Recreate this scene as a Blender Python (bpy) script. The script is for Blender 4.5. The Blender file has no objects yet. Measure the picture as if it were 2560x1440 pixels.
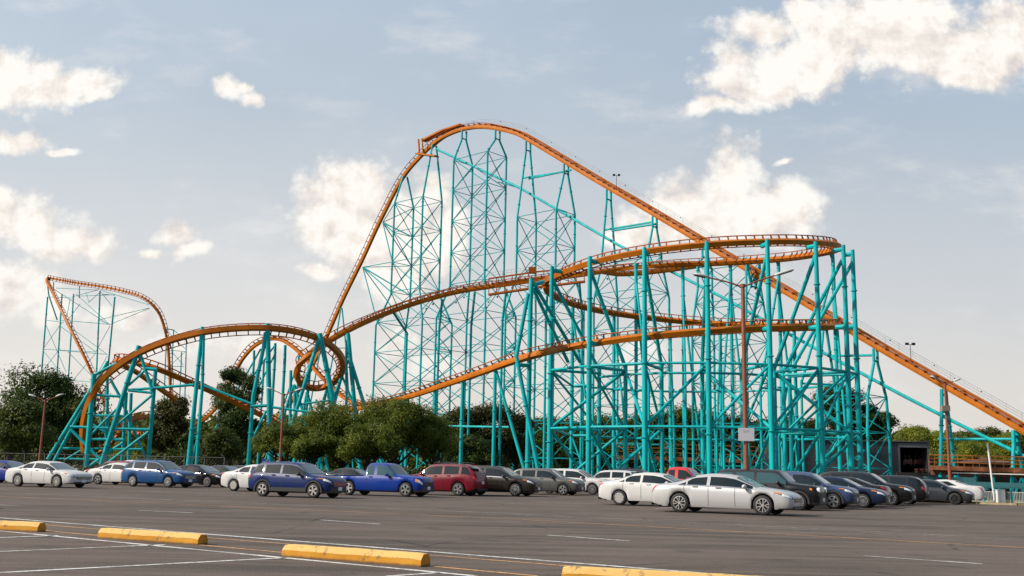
import bpy, bmesh, math, random
from mathutils import Vector as V, Matrix, noise as mnoise
R = math.radians
S = bpy.context.scene
C = S.collection
random.seed(7)

# ------------------------------------------------------------------ camera
F, H_EYE, HOR, ROLL = 2600.0, 1.3, 1182.7, 0.0204
pit = math.atan((HOR - 720) / F)
fw = V((0, math.cos(pit), math.sin(pit)))
rt0 = V((1, 0, 0)); up0 = rt0.cross(fw)
rt = rt0 * math.cos(ROLL) + up0 * math.sin(ROLL)
up = up0 * math.cos(ROLL) - rt0 * math.sin(ROLL)
EYE = V((0, 0, H_EYE))
cd = bpy.data.cameras.new('camera'); cam = bpy.data.objects.new('camera', cd); C.objects.link(cam)
cd.sensor_width = 36; cd.lens = 36 * F / 2560; cd.clip_start = 0.1; cd.clip_end = 20000
m = Matrix((rt, up, -fw)).transposed().to_4x4(); m.translation = EYE; cam.matrix_world = m
S.camera = cam

# ------------------------------------------------------------------ light
SUN_AZ, SUN_EL = R(-107), R(36)      # azimuth from +Y towards +X: from the left
sd = V((math.sin(SUN_AZ) * math.cos(SUN_EL), math.cos(SUN_AZ) * math.cos(SUN_EL), math.sin(SUN_EL)))
ld = bpy.data.lights.new('sun', 'SUN'); ld.energy = 4.3; ld.angle = R(2.5); ld.color = (1, .92, .79)
lo = bpy.data.objects.new('sun', ld); C.objects.link(lo); lo.rotation_euler = sd.to_track_quat('Z', 'Y').to_euler()
S.view_settings.view_transform = 'Standard'; S.view_settings.look = 'None'
S.view_settings.exposure = 0.2; S.view_settings.gamma = 1; S.view_settings.use_curve_mapping = False

def ray(px, py):
    return fw + rt * ((px - 1280) / F) - up * ((py - 720) / F)
def P(px, py, Y):
    d = ray(px, py); return EYE + d * (Y / d.y)
def G(px, py, z=0.0):
    d = ray(px, py); return EYE + d * ((z - H_EYE) / d.z)
def pxX(px, Y):                       # x on the ground at depth Y under a horizon pixel
    return P(px, HOR + .0204 * (px - 1280), Y).x

# ------------------------------------------------------------------ sky
W = bpy.data.worlds.new('World'); S.world = W; W.use_nodes = True
W.cycles.sampling_method = 'MANUAL'; W.cycles.sample_map_resolution = 256
class NT:
    def __init__(s, nt): s.nt = nt; s.L = nt.links
    def n(s, t, **k):
        o = s.nt.nodes.new(t)
        for a, b in k.items(): setattr(o, a, b)
        return o
    def set(s, sock, v):
        if hasattr(v, 'is_output') or isinstance(v, bpy.types.NodeSocket): s.L.new(v, sock)
        else: sock.default_value = v
    def m(s, op, a, b=0.0, c=0.0, clamp=False):
        o = s.n('ShaderNodeMath', operation=op, use_clamp=clamp)
        s.set(o.inputs[0], a); s.set(o.inputs[1], b); s.set(o.inputs[2], c); return o.outputs[0]
    def vm(s, op, a, b=(0, 0, 0)):
        o = s.n('ShaderNodeVectorMath', operation=op); s.set(o.inputs[0], a); s.set(o.inputs[1], b); return o
    def mix(s, f, a, b, mode='MIX'):
        o = s.n('ShaderNodeMix', data_type='RGBA', blend_type=mode)
        s.set(o.inputs[0], f); s.set(o.inputs[6], a); s.set(o.inputs[7], b); return o.outputs[2]
    def noise(s, vec, scale, det=6, rough=.55, w=None):
        o = s.n('ShaderNodeTexNoise'); s.L.new(vec, o.inputs['Vector'])
        o.inputs['Scale'].default_value = scale; o.inputs['Detail'].default_value = det; o.inputs['Roughness'].default_value = rough
        return o.outputs[0]
    def sm(s, v, a, b):
        o = s.n('ShaderNodeMapRange', interpolation_type='SMOOTHSTEP'); s.set(o.inputs[0], v)
        o.inputs[1].default_value = a; o.inputs[2].default_value = b; return o.outputs[0]
    def ramp(s, v, st):
        o = s.n('ShaderNodeValToRGB'); s.set(o.inputs[0], v); e = o.color_ramp.elements
        while len(e) < len(st): e.new(.5)
        for i, (p, c) in enumerate(st): e[i].position = p; e[i].color = (*c, 1)
        return o.outputs[0]
w = NT(W.node_tree); W.node_tree.nodes.clear()
sky = w.n('ShaderNodeTexSky', sky_type='NISHITA', sun_disc=False, sun_elevation=SUN_EL, sun_rotation=SUN_AZ, dust_density=2.0)
tc = w.n('ShaderNodeTexCoord')
sep = w.n('ShaderNodeSeparateXYZ'); w.L.new(tc.outputs['Generated'], sep.inputs[0])
yy = w.m('MAXIMUM', sep.outputs[1], .05)
cu = w.m('DIVIDE', sep.outputs[0], yy); cv = w.m('DIVIDE', sep.outputs[2], yy)
comb = w.n('ShaderNodeCombineXYZ'); w.L.new(cu, comb.inputs[0]); w.L.new(cv, comb.inputs[1])
pv = comb.outputs[0]
wob = w.n('ShaderNodeTexNoise'); w.L.new(pv, wob.inputs['Vector']); wob.inputs['Scale'].default_value = 9; wob.inputs['Detail'].default_value = 6
wv = w.vm('SUBTRACT', wob.outputs[1], (.5, .5, .5)).outputs[0]
ws = w.n('ShaderNodeVectorMath', operation='SCALE'); w.L.new(wv, ws.inputs[0]); ws.inputs[3].default_value = .055
pw = w.vm('ADD', pv, ws.outputs[0]).outputs[0]
def dirUV(px, py):
    d = ray(px, py); return d.x / d.y, d.z / d.y
CL = [  # cumulus heaps of the afternoon sky: centre and half-extent as seen from the lot, height of flat base
 (60,185,170,70),(150,200,160,45),(0,150,120,50),(250,235,60,20),(30,345,110,28),(150,375,50,12),
 (562,214,42,26),(610,212,36,18),(630,238,32,22),(60,560,130,70),(160,610,130,48),(0,520,90,60),(450,570,60,36),(480,620,50,30),
 (30,730,110,60),(110,775,60,30),(0,700,60,40),(330,780,100,30),(380,625,40,14),(790,680,50,22),
 (850,500,125,90),(930,560,110,130),(800,560,80,60),(910,450,80,50),(1030,600,100,110),(960,700,80,90),(1090,480,50,60),(900,640,70,60),(1110,600,60,80),
 (1830,440,70,90),(1800,520,140,90),(1760,560,200,60),(1920,540,120,80),(1640,580,90,40),(1720,500,90,70),(1970,510,70,60),(1560,595,80,24),(1950,415,30,12),
 (2100,80,210,90),(1960,150,170,75),(1870,215,130,40),(2300,130,200,85),(2480,130,190,70),(1790,262,80,24),(2250,40,170,80),(2540,60,120,90),(1900,60,90,50),(2000,30,80,60),(2400,190,130,40),
 (1080,930,90,30),(1000,870,60,40),(640,880,130,30),(420,860,120,24),(1600,900,70,30)]
dens = None
for px, py, rx, ry in CL:
    u0, v0 = dirUV(px, py); rx *= 1.12 / F; ry *= 1.25 / F
    a = w.vm('SUBTRACT', pw, (u0, v0, 0)).outputs[0]
    a = w.vm('MULTIPLY', a, (1 / rx, 1 / ry, 0)).outputs[0]
    l = w.n('ShaderNodeVectorMath', operation='LENGTH'); w.L.new(a, l.inputs[0])
    d = w.m('SUBTRACT', .82 if ry < 22 / F * 1.25 else 1.0, l.outputs[1])
    dens = d if dens is None else w.m('SMOOTH_MAX', dens, d, .35)
def puff(vec, scale, det):
    o = w.n('ShaderNodeTexVoronoi', feature='SMOOTH_F1', voronoi_dimensions='2D'); w.L.new(vec, o.inputs['Vector'])
    o.inputs['Scale'].default_value = scale; o.inputs['Detail'].default_value = det; o.inputs['Roughness'].default_value = .55; o.inputs['Lacunarity'].default_value = 2.3; o.inputs['Smoothness'].default_value = .35
    return o.outputs['Distance']
pq = w.vm('ADD', pv, w.vm('MULTIPLY', ws.outputs[0], (.45, .45, .45)).outputs[0]).outputs[0]
off = w.vm('ADD', pq, (-.010, .014, 0)).outputs[0]
v1, v1o = puff(pq, 26, 3.5), puff(off, 26, 3.0)
fb = w.noise(pv, 30, 9, .62); big = w.noise(pv, 12, 5, .55); big2 = w.noise(off, 12, 4, .5)
dn = w.m('ADD', dens, w.m('MULTIPLY', w.m('SUBTRACT', .86, v1), .50))
dn = w.m('ADD', dn, w.m('MULTIPLY', w.m('SUBTRACT', fb, .5), .65))
dn = w.m('ADD', dn, w.m('MULTIPLY', w.m('SUBTRACT', big, .5), .9))
cm = w.m('MULTIPLY', w.sm(dn, -.16, .50), .98)
lit = w.m('ADD', w.m('MULTIPLY', w.m('SUBTRACT', v1o, v1), .55), w.m('MULTIPLY', w.m('SUBTRACT', big, big2), 2.2))
lit = w.m('ADD', lit, w.m('MULTIPLY', w.m('SUBTRACT', fb, .5), .35))
lit = w.m('ADD', lit, w.m('MULTIPLY', dens, .10))
lit = w.m('ADD', lit, .65, clamp=True)
ccol = w.ramp(lit, [(0, (.60, .54, .525)), (.30, (.70, .645, .615)), (.55, (.81, .75, .685)), (.82, (.89, .86, .81))])
# clear sky with a thin veil of high haze, paler and warmer towards the horizon
veil = w.ramp(w.m('MULTIPLY', cv, 1.0), [(0.0, (.84, .765, .69)), (.10, (.79, .745, .70)), (.22, (.66, .675, .685)), (.36, (.50, .58, .655)), (.50, (.455, .555, .665))])
skys = w.n('ShaderNodeVectorMath', operation='SCALE'); w.L.new(sky.outputs[0], skys.inputs[0]); skys.inputs[3].default_value = .085
az_ = w.sm(cu, -.5, .55); veil = w.mix(az_, w.mix(.10, veil, (.95, .90, .84, 1)), w.mix(1.0, veil, (.90, .905, .92, 1), 'MULTIPLY'))
thin = w.noise(pv, 4.0, 5, .55)
vf = w.m('ADD', w.m('MULTIPLY', w.m('SUBTRACT', thin, .5), .25), .80)
base = w.mix(vf, skys.outputs[0], veil)
wisp = w.sm(w.noise(w.vm('MULTIPLY', pv, (1, 2.4, 1)).outputs[0], 6.5, 8, .62), .50, .80)
base = w.mix(w.m('MULTIPLY', wisp, .38), base, (.90, .86, .82, 1))
lowmask = w.sm(cv, .0, .02)
cm = w.m('MULTIPLY', cm, w.m('MULTIPLY', lowmask, w.m('ADD', .45, w.m('MULTIPLY', w.sm(cv, .06, .21), .55))))
full = w.mix(cm, base, ccol)
front = w.sm(sep.outputs[1], .05, .25)
full = w.mix(front, w.mix(.22, skys.outputs[0], veil), full)
bg = w.n('ShaderNodeBackground'); w.L.new(full, bg.inputs[0]); bg.inputs[1].default_value = 1.0
wo = w.n('ShaderNodeOutputWorld'); w.L.new(bg.outputs[0], wo.inputs[0])

# ------------------------------------------------------------------ materials
M = {}
def mat(name, col, rough=.6, metal=0.0, coat=0.0, var=0.0, vscale=3.0, bump=0.0, bscale=20., spec=.5, dark=None):
    if name in M: return M[name]
    mt = bpy.data.materials.new(name); mt.use_nodes = True; t = NT(mt.node_tree)
    b = mt.node_tree.nodes['Principled BSDF']
    b.inputs['Base Color'].default_value = (*col, 1); b.inputs['Roughness'].default_value = rough
    b.inputs['Metallic'].default_value = metal; b.inputs['Coat Weight'].default_value = coat
    b.inputs['Coat Roughness'].default_value = .06; b.inputs['Specular IOR Level'].default_value = spec
    if var or bump:
        g = t.n('ShaderNodeTexCoord')
        pn = g.outputs['Object']
        if 'teal' in name: mp_ = t.n('ShaderNodeMapping'); t.L.new(pn, mp_.inputs[0]); mp_.inputs['Scale'].default_value = (4, 4, .5); pn = mp_.outputs[0]
        f = t.noise(pn, vscale, 6, .6)
        if var:
            dk = dark or tuple(c * (1 - var) for c in col)
            t.L.new(t.mix(t.sm(f, .38, .66), (*dk, 1), (*col, 1)), b.inputs['Base Color'])
        if bump:
            bp = t.n('ShaderNodeBump'); bp.inputs['Strength'].default_value = bump
            t.L.new(t.noise(g.outputs['Object'], bscale, 5, .6), bp.inputs['Height']); t.L.new(bp.outputs[0], b.inputs['Normal'])
    M[name] = mt; return mt
TEAL = mat('teal_steel_paint', (.004, .45, .475), .5, var=.16, vscale=.35, dark=(.008, .33, .36), spec=.18)
TEALD = mat('teal_brace_paint', (.002, .31, .34), .55, var=.15, vscale=.4, spec=.15)
ORAN = mat('orange_steel_paint', (.49, .140, .006), .5, var=.22, vscale=.5, spec=.18)
ORAD = mat('orange_rail_paint', (.36, .085, .008), .55, var=.2, vscale=1., spec=.15)
RUST = mat('rust_brown_pole_paint', (.26, .075, .035), .6, var=.25, vscale=2.)
GALV = mat('galvanised_steel', (.42, .43, .44), .45, .6)
BLACK = mat('black_metal', (.015, .015, .016), .45)
WHITE = mat('white_paint', (.78, .77, .74), .5, var=.1, vscale=4)
RUBB = mat('tyre_rubber', (.018, .018, .019), .75)
ALLOY = mat('alloy_rim', (.62, .62, .62), .28, .85)
RIMD = mat('dark_rim_well', (.02, .02, .022), .5)
CHROME = mat('chrome_trim', (.75, .76, .78), .15, 1.0)
TRIM = mat('black_plastic_trim', (.022, .022, .024), .55)
PLATE = mat('licence_plate_white', (.72, .74, .78), .4)
TAILL = mat('red_tail_lens', (.62, .012, .014), .18, coat=1)
HEADL = mat('headlight_housing', (.10, .105, .11), .15, .3, coat=1)
LENS = mat('bright_lamp_lens', (.85, .87, .9), .1, .2, coat=1)
AMBER = mat('amber_lens', (.8, .24, .02), .2, coat=1)
def glassmat(name, col, rough=.04):
    mt = mat(name, col, rough, 0.0, .12, spec=.5); return mt
GLASS = glassmat('tinted_car_glass', (.006, .014, .018))
GLASL = glassmat('pale_car_glass', (.03, .085, .10))
SKIN = mat('skin', (.42, .24, .16), .6)
HIVIS = mat('hi_vis_yellow_cloth', (.62, .85, .06), .8)
DENIM = mat('dark_blue_cloth', (.03, .04, .08), .9)
HAIR = mat('dark_hair', (.03, .018, .012), .8)

# ------------------------------------------------------------------ mesh helper
class MB:
    def __init__(s): s.v = []; s.f = []; s.mi = []; s.cur = 0
    def q(s, *idx): s.f.append(idx); s.mi.append(s.cur)
    def add(s, pts): n = len(s.v); s.v += [tuple(p) for p in pts]; return n
    def poly(s, pts): n = s.add(pts); s.q(*range(n, n + len(pts)))
    def tube(s, pts, r, n=8, cap=True):
        pts = [V(p) for p in pts]; rs = r if isinstance(r, (list, tuple)) else [r] * len(pts)
        rings = []; ref = None
        for i, p in enumerate(pts):
            t = (pts[min(i + 1, len(pts) - 1)] - pts[max(i - 1, 0)]).normalized()
            if ref is None: ref = V((0, 0, 1)) if abs(t.z) < .9 else V((1, 0, 0))
            a = (ref - t * ref.dot(t)).normalized(); b = t.cross(a); ref = a
            rings.append(s.add([p + (a * math.cos(2 * math.pi * k / n) + b * math.sin(2 * math.pi * k / n)) * rs[i] for k in range(n)]))
        for i in range(len(rings) - 1):
            A, B = rings[i], rings[i + 1]
            for k in range(n): s.q(A + k, A + (k + 1) % n, B + (k + 1) % n, B + k)
        if cap: s.q(*[rings[0] + k for k in reversed(range(n))]); s.q(*[rings[-1] + k for k in range(n)])
        return s
    def box(s, c, d, rot=None):
        c = V(c); h = V(d) * .5; pts = []
        for x in (-1, 1):
            for y in (-1, 1):
                for z in (-1, 1):
                    o = V((x * h.x, y * h.y, z * h.z)); pts.append(c + (rot @ o if rot else o))
        n = s.add(pts)
        for f in ((0, 1, 3, 2), (4, 6, 7, 5), (0, 4, 5, 1), (2, 3, 7, 6), (0, 2, 6, 4), (1, 5, 7, 3)): s.q(*[n + i for i in f])
        return s
    def bar(s, a, b, w, h, upv=(0, 0, 1)):
        a = V(a); b = V(b); t = (b - a).normalized(); u = V(upv); u = (u - t * u.dot(t))
        if u.length < 1e-4: u = V((1, 0, 0)) - t * t.x
        u.normalize(); sd_ = t.cross(u); pts = []
        for e in (a, b):
            for x, z in ((-1, -1), (1, -1), (1, 1), (-1, 1)): pts.append(e + sd_ * (x * w / 2) + u * (z * h / 2))
        n = s.add(pts)
        for k in range(4): s.q(n + k, n + (k + 1) % 4, n + 4 + (k + 1) % 4, n + 4 + k)
        s.q(n + 3, n + 2, n + 1, n); s.q(n + 4, n + 5, n + 6, n + 7); return s
    def grid(s, rows):
        k = len(rows[0]); ids = [s.add(r) for r in rows]
        for i in range(len(rows) - 1):
            for j in range(k - 1): s.q(ids[i] + j, ids[i] + j + 1, ids[i + 1] + j + 1, ids[i + 1] + j)
        return s
    def ball(s, c, r, n=8, m_=5):
        c = V(c); r = V(r) if hasattr(r, '__len__') else V((r, r, r)); rows = []
        for i in range(m_ + 1):
            a = math.pi * i / m_; rows.append([(c.x + r.x * math.sin(a) * math.cos(2 * math.pi * k / n), c.y + r.y * math.sin(a) * math.sin(2 * math.pi * k / n), c.z + r.z * math.cos(a)) for k in range(n + 1)])
        return s.grid(rows)
    def build(s, name, mats, parent=None, smooth=False, local=False, fix=False):
        me = bpy.data.meshes.new(name); off = V((0, 0, 0))
        p = parent
        while p is not None and not local: off += p.location; p = p.parent
        me.from_pydata([(x - off.x, y - off.y, z - off.z) for x, y, z in s.v], [], s.f)
        mats = mats if isinstance(mats, (list, tuple)) else [mats]
        for mm in mats: me.materials.append(mm)
        if len(mats) > 1: me.polygons.foreach_set('material_index', s.mi)
        if smooth: me.polygons.foreach_set('use_smooth', [True] * len(me.polygons))
        if fix:
            bm = bmesh.new(); bm.from_mesh(me); bmesh.ops.remove_doubles(bm, verts=bm.verts, dist=1e-4)
            bmesh.ops.recalc_face_normals(bm, faces=bm.faces); bm.to_mesh(me); bm.free()
        me.update()
        o = bpy.data.objects.new(name, me); C.objects.link(o)
        if parent: o.parent = parent
        return o
def tag(o, label=None, cat=None, group=None, kind=None):
    for k, v in (('label', label), ('category', cat), ('group', group), ('kind', kind)):
        if v: o[k] = v
    return o
def empty(name, loc, rz=0, label=None, cat=None, group=None):
    o = bpy.data.objects.new(name, None); C.objects.link(o); o.location = loc; o.rotation_euler = (0, 0, rz)
    o.empty_display_size = .5
    return tag(o, label, cat, group)

# ------------------------------------------------------------------ ground
DIP = -1.2
def gz(y): return 0.0 if y < 84 else DIP * min(1, (y - 84) / 12)
gm = mat('dry_grass_earth', (.115, .10, .045), .95, var=.5, vscale=.25, bump=.4, bscale=6, dark=(.06, .055, .025))
g = MB(); xs = [-6000, -900, -300, -120, -60, -20, 20, 60, 120, 300, 900, 6000]
ys = [-200, -20, 30, 60, 84, 96, 130, 200, 400, 1200, 9000]
g.grid([[(x, y, gz(y) - .004) for x in xs] for y in ys])
tag(g.build('ground', gm), kind='structure')
# asphalt
am = bpy.data.materials.new('worn_asphalt'); am.use_nodes = True; t = NT(am.node_tree); b = am.node_tree.nodes['Principled BSDF']
gg = t.n('ShaderNodeTexCoord'); ov = gg.outputs['Object']
mp = t.n('ShaderNodeMapping'); t.L.new(ov, mp.inputs[0]); mp.inputs['Rotation'].default_value = (0, 0, R(37)); mp.inputs['Scale'].default_value = (.10, 1.1, 1)
streak = t.noise(mp.outputs[0], 1.4, 7, .6); patch = t.noise(ov, .16, 5, .6); fine = t.noise(ov, 38, 4, .7); mid = t.noise(ov, 3.2, 6, .65)
c = t.mix(t.sm(streak, .36, .68), (.062, .049, .042, 1), (.142, .112, .095, 1))
c = t.mix(t.m('MULTIPLY', t.sm(patch, .40, .62), .5), c, (.160, .127, .107, 1))
c = t.mix(t.m('MULTIPLY', t.sm(mid, .56, .72), .55), c, (.058, .052, .05, 1))
spots = t.sm(t.noise(ov, .75, 4, .5), .60, .70)
c = t.mix(t.m('MULTIPLY', spots, .55), c, (.048, .041, .039, 1))
c = t.mix(t.m('MULTIPLY', t.sm(fine, .46, .72), .6), c, (.27, .235, .21, 1))
gr2 = t.noise(ov, 13, 5, .7); c = t.mix(t.m('MULTIPLY', t.sm(gr2, .52, .7), .45), c, (.045, .038, .035, 1))
vo = t.n('ShaderNodeTexVoronoi', feature='DISTANCE_TO_EDGE'); t.L.new(ov, vo.inputs[0]); vo.inputs['Scale'].default_value = .22
crk = t.m('MULTIPLY', t.sm(vo.outputs[0], .012, .0), t.sm(t.noise(ov, .35, 3), .5, .62))
c = t.mix(t.m('MULTIPLY', crk, .7), c, (.03, .028, .027, 1))
t.L.new(c, b.inputs['Base Color']); b.inputs['Roughness'].default_value = .9; b.inputs['Specular IOR Level'].default_value = .12
bp = t.n('ShaderNodeBump'); bp.inputs['Strength'].default_value = .35; bp.inputs['Distance'].default_value = .01; t.L.new(fine, bp.inputs['Height']); t.L.new(bp.outputs[0], b.inputs['Normal'])
a = MB(); a.poly([(-140, -30, 0), (140, -30, 0), (140, 48, 0), (30.6, 63.6, 0), (25, 70, 0), (14, 83.5, 0), (-140, 83.5, 0)])
tag(a.build('parking_lot', am), kind='structure')
def linemat(name, col, dk):
    mt = bpy.data.materials.new(name); mt.use_nodes = True; t = NT(mt.node_tree); b = mt.node_tree.nodes['Principled BSDF']
    g_ = t.n('ShaderNodeTexCoord'); f1 = t.noise(g_.outputs['Object'], 9, 6, .7); f2 = t.noise(g_.outputs['Object'], .8, 3)
    t.L.new(t.mix(t.sm(t.m('ADD', f1, t.m('MULTIPLY', f2, .6)), .66, .92), (*col, 1), (*dk, 1)), b.inputs['Base Color']); b.inputs['Roughness'].default_value = .7
    return mt
LW = linemat('worn_white_line_paint', (.80, .79, .77), (.34, .31, .29)); LY = linemat('worn_orange_line_paint', (.80, .40, .13), (.36, .21, .11))
LF = linemat('faded_white_line_paint', (.50, .46, .43), (.19, .165, .155))
def strip(mb, p, q, wd, z):
    a, b = G(*p), G(*q); d = (b - a).normalized(); n = V((-d.y, d.x, 0)) * wd / 2; N = 24
    rows = []
    for i in range(N + 1):
        k = a.lerp(b, i / N); k.z = z; rows.append([k - n, k + n])
    mb.grid(rows)
mw, my, mf = MB(), MB(), MB()
for p, q, wd in [((-60, 1290), (1850, 1440.5), .125), ((-60, 1322), (1190, 1440.5), .12), ((-20, 1345), (146, 1339), .1), ((-20, 1380), (412, 1362), .1), ((-20, 1433), (716, 1394.5), .1), ((968, 1441), (1098, 1432), .1),
                 ((345, 1276), (481, 1282), .1), ((800, 1300), (951, 1310.5), .1), ((1370, 1338), (1573, 1352.5), .1), ((2160, 1390), (2455, 1410), .1), ((1640, 1271), (1812, 1262), .09)]: strip(mw, p, q, wd, .004)
for p, q, wd in [((-60, 1299), (1740, 1440.5), .085), ((60, 1322), (1345, 1440.5), .085), ((-60, 1238), (1280, 1297.5), .09), ((1280, 1297.5), (2620, 1373), .09)]: strip(my, p, q, wd, .004)
for p, q, wd in [((-60, 1229.5), (1280, 1284), .11), ((1280, 1284), (2620, 1351.5), .1), ((1280, 1287), (2620, 1355), .05), ((-20, 1261), (42, 1264), .1), ((1250, 1258), (1640, 1272), .12), ((1340, 1256), (1545, 1262), .12), ((320, 1226), (650, 1240), .13), ((600, 1216), (640, 1219), .12), ((1150, 1238), (1215, 1240), .12), ((2050, 1283), (2140, 1286), .11), ((2000, 1272), (2100, 1276), .11)]: strip(mf, p, q, wd, .004)
tag(mw.build('white_lane_markings', LW), kind='structure'); tag(my.build('orange_lane_markings', LY), kind='structure'); tag(mf.build('faded_lane_markings', LF), kind='structure')
# kerb and verge on the right
kb = MB(); cm_ = mat('tan_concrete_kerb', (.36, .29, .18), .85, var=.3, vscale=2)
kp = [V((140, 48.1, 0)), V((30.7, 63.7, 0)), V((25.1, 70.1, 0)), V((14.1, 83.6, 0))]
for i in range(3): kb.bar(kp[i] + V((0, .1, .06)), kp[i + 1] + V((0, .1, .06)), .3, .12)
tag(kb.build('kerb', cm_), kind='structure')
def stop(p, q, name_lab, hgt=.18):
    a, b = G(*p), G(*q); d = b - a; L = d.length; o = empty('wheel_stop', a + d * .5, math.atan2(d.y, d.x), name_lab, 'wheel stop', 'yellow concrete wheel stops')
    mb = MB(); wd = .23; N = 26; rows = []
    prof = [(0, 0), (.0, .55), (.22, .95), (.30, 1), (.72, 1), (.80, .95), (1, .55), (1, 0)]
    for i in range(N + 1):
        x = -L / 2 + L * i / N; e = .025 if i in (0, N) else 0; k = []
        for y, z in prof:
            j = .006 * mnoise.noise(V((x * 5, y * 3 + z * 7, L * 3)))
            k.append((x, y * wd + j, max(0, z * hgt - e * .4) + (j if z > 0 else 0)))
        rows.append(k)
    mb.grid(rows); n0 = mb.add(rows[0]); mb.q(*[n0 + i for i in range(8)]); n1 = mb.add(rows[-1]); mb.q(*[n1 + i for i in reversed(range(8))])
    ob = mb.build('concrete_bar', STOPM, o, local=True, fix=True); return o
STOPM = bpy.data.materials.new('scuffed_yellow_concrete'); STOPM.use_nodes = True; t = NT(STOPM.node_tree); b = STOPM.node_tree.nodes['Principled BSDF']
g_ = t.n('ShaderNodeTexCoord'); ov = g_.outputs['Object']; ge = t.n('ShaderNodeNewGeometry')
f1 = t.noise(ov, 6, 8, .72); f2 = t.noise(ov, 1.6, 4); f3 = t.noise(ov, 30, 4)
c = t.mix(t.sm(f2, .35, .65), (.50, .205, .004, 1), (.58, .27, .012, 1))
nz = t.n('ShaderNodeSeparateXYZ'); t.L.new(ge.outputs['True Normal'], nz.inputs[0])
c = t.mix(t.m('MULTIPLY', t.sm(nz.outputs[2], .35, .7), t.m('ADD', .45, t.m('MULTIPLY', f1, .6))), c, (.70, .50, .20, 1))   # upward faces painted paler, as if catching more light, broken by noise
c = t.mix(t.m('MULTIPLY', t.sm(f1, .54, .66), .8), c, (.15, .09, .045, 1)); c = t.mix(t.m('MULTIPLY', t.sm(f3, .6, .75), .35), c, (.4, .28, .10, 1))
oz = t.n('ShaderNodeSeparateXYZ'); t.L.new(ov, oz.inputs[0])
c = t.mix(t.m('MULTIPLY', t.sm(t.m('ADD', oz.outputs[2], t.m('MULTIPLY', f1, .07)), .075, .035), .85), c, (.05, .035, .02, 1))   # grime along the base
c = t.mix(t.m('MULTIPLY', t.sm(t.m('ADD', t.m('ABSOLUTE', t.m('SUBTRACT', oz.outputs[2], .10)), t.m('MULTIPLY', f3, .03)), .022, .012), t.sm(f2, .5, .62)), c, (.11, .075, .03, 1))   # scrapes along the shoulder
t.L.new(c, b.inputs['Base Color']); b.inputs['Roughness'].default_value = .75
stop((-175, 1318), (93, 1330), 'yellow concrete wheel stop cut off by the left edge of the photo')
stop((243, 1345), (494, 1362.5), 'scuffed yellow wheel stop with black tyre marks, second from the left')
stop((704, 1391), (1052, 1417.5), 'longest fully seen yellow wheel stop with dark chipped right end')
stop((1404, 1453), (2010, 1490), 'yellow wheel stop nearest the camera, only its top showing at the bottom edge')

# ------------------------------------------------------------------ roller coaster
RC = empty('roller_coaster', (20, 150, DIP), 0, 'tall orange and teal steel roller coaster with a big lift hill, helix and overbanked turns', 'roller coaster')
def catmull(pts, step=.55):
    P_ = [V(p) for p in pts]; ext = [P_[0] * 2 - P_[1]] + P_ + [P_[-1] * 2 - P_[-2]]; out = []; par = []
    for i in range(len(P_) - 1):
        p0, p1, p2, p3 = ext[i:i + 4]
        n = max(2, int((p2 - p1).length / step))
        t0 = 0; t1 = t0 + max((p1 - p0).length, 1e-3) ** .5; t2 = t1 + (p2 - p1).length ** .5; t3 = t2 + max((p3 - p2).length, 1e-3) ** .5
        for k in range(n):
            t = t1 + (t2 - t1) * k / n
            a1 = p0 * ((t1 - t) / (t1 - t0)) + p1 * ((t - t0) / (t1 - t0)); a2 = p1 * ((t2 - t) / (t2 - t1)) + p2 * ((t - t1) / (t2 - t1)); a3 = p2 * ((t3 - t) / (t3 - t2)) + p3 * ((t - t2) / (t3 - t2))
            b1 = a1 * ((t2 - t) / (t2 - t0)) + a2 * ((t - t0) / (t2 - t0)); b2 = a2 * ((t3 - t) / (t3 - t1)) + a3 * ((t - t1) / (t3 - t1))
            out.append(b1 * ((t2 - t) / (t2 - t1)) + b2 * ((t - t1) / (t2 - t1))); par.append(i + k / n)
    out.append(P_[-1]); par.append(len(P_) - 1); return out, par
def frames(pts, par, banks):
    fr = []
    for i, p in enumerate(pts):
        t = (pts[min(i + 1, len(pts) - 1)] - pts[max(i - 1, 0)]).normalized()
        u = V((0, 0, 1)) - t * t.z
        u = u.normalized() if u.length > .05 else fr[-1][2]
        s_ = t.cross(u).normalized()
        k = min(int(par[i]), len(banks) - 2); f_ = par[i] - k; bk = R(banks[k] + (banks[k + 1] - banks[k]) * f_)
        fr.append((p, t, u * math.cos(bk) + s_ * math.sin(bk), s_ * math.cos(bk) - u * math.sin(bk)))
    return fr
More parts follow.
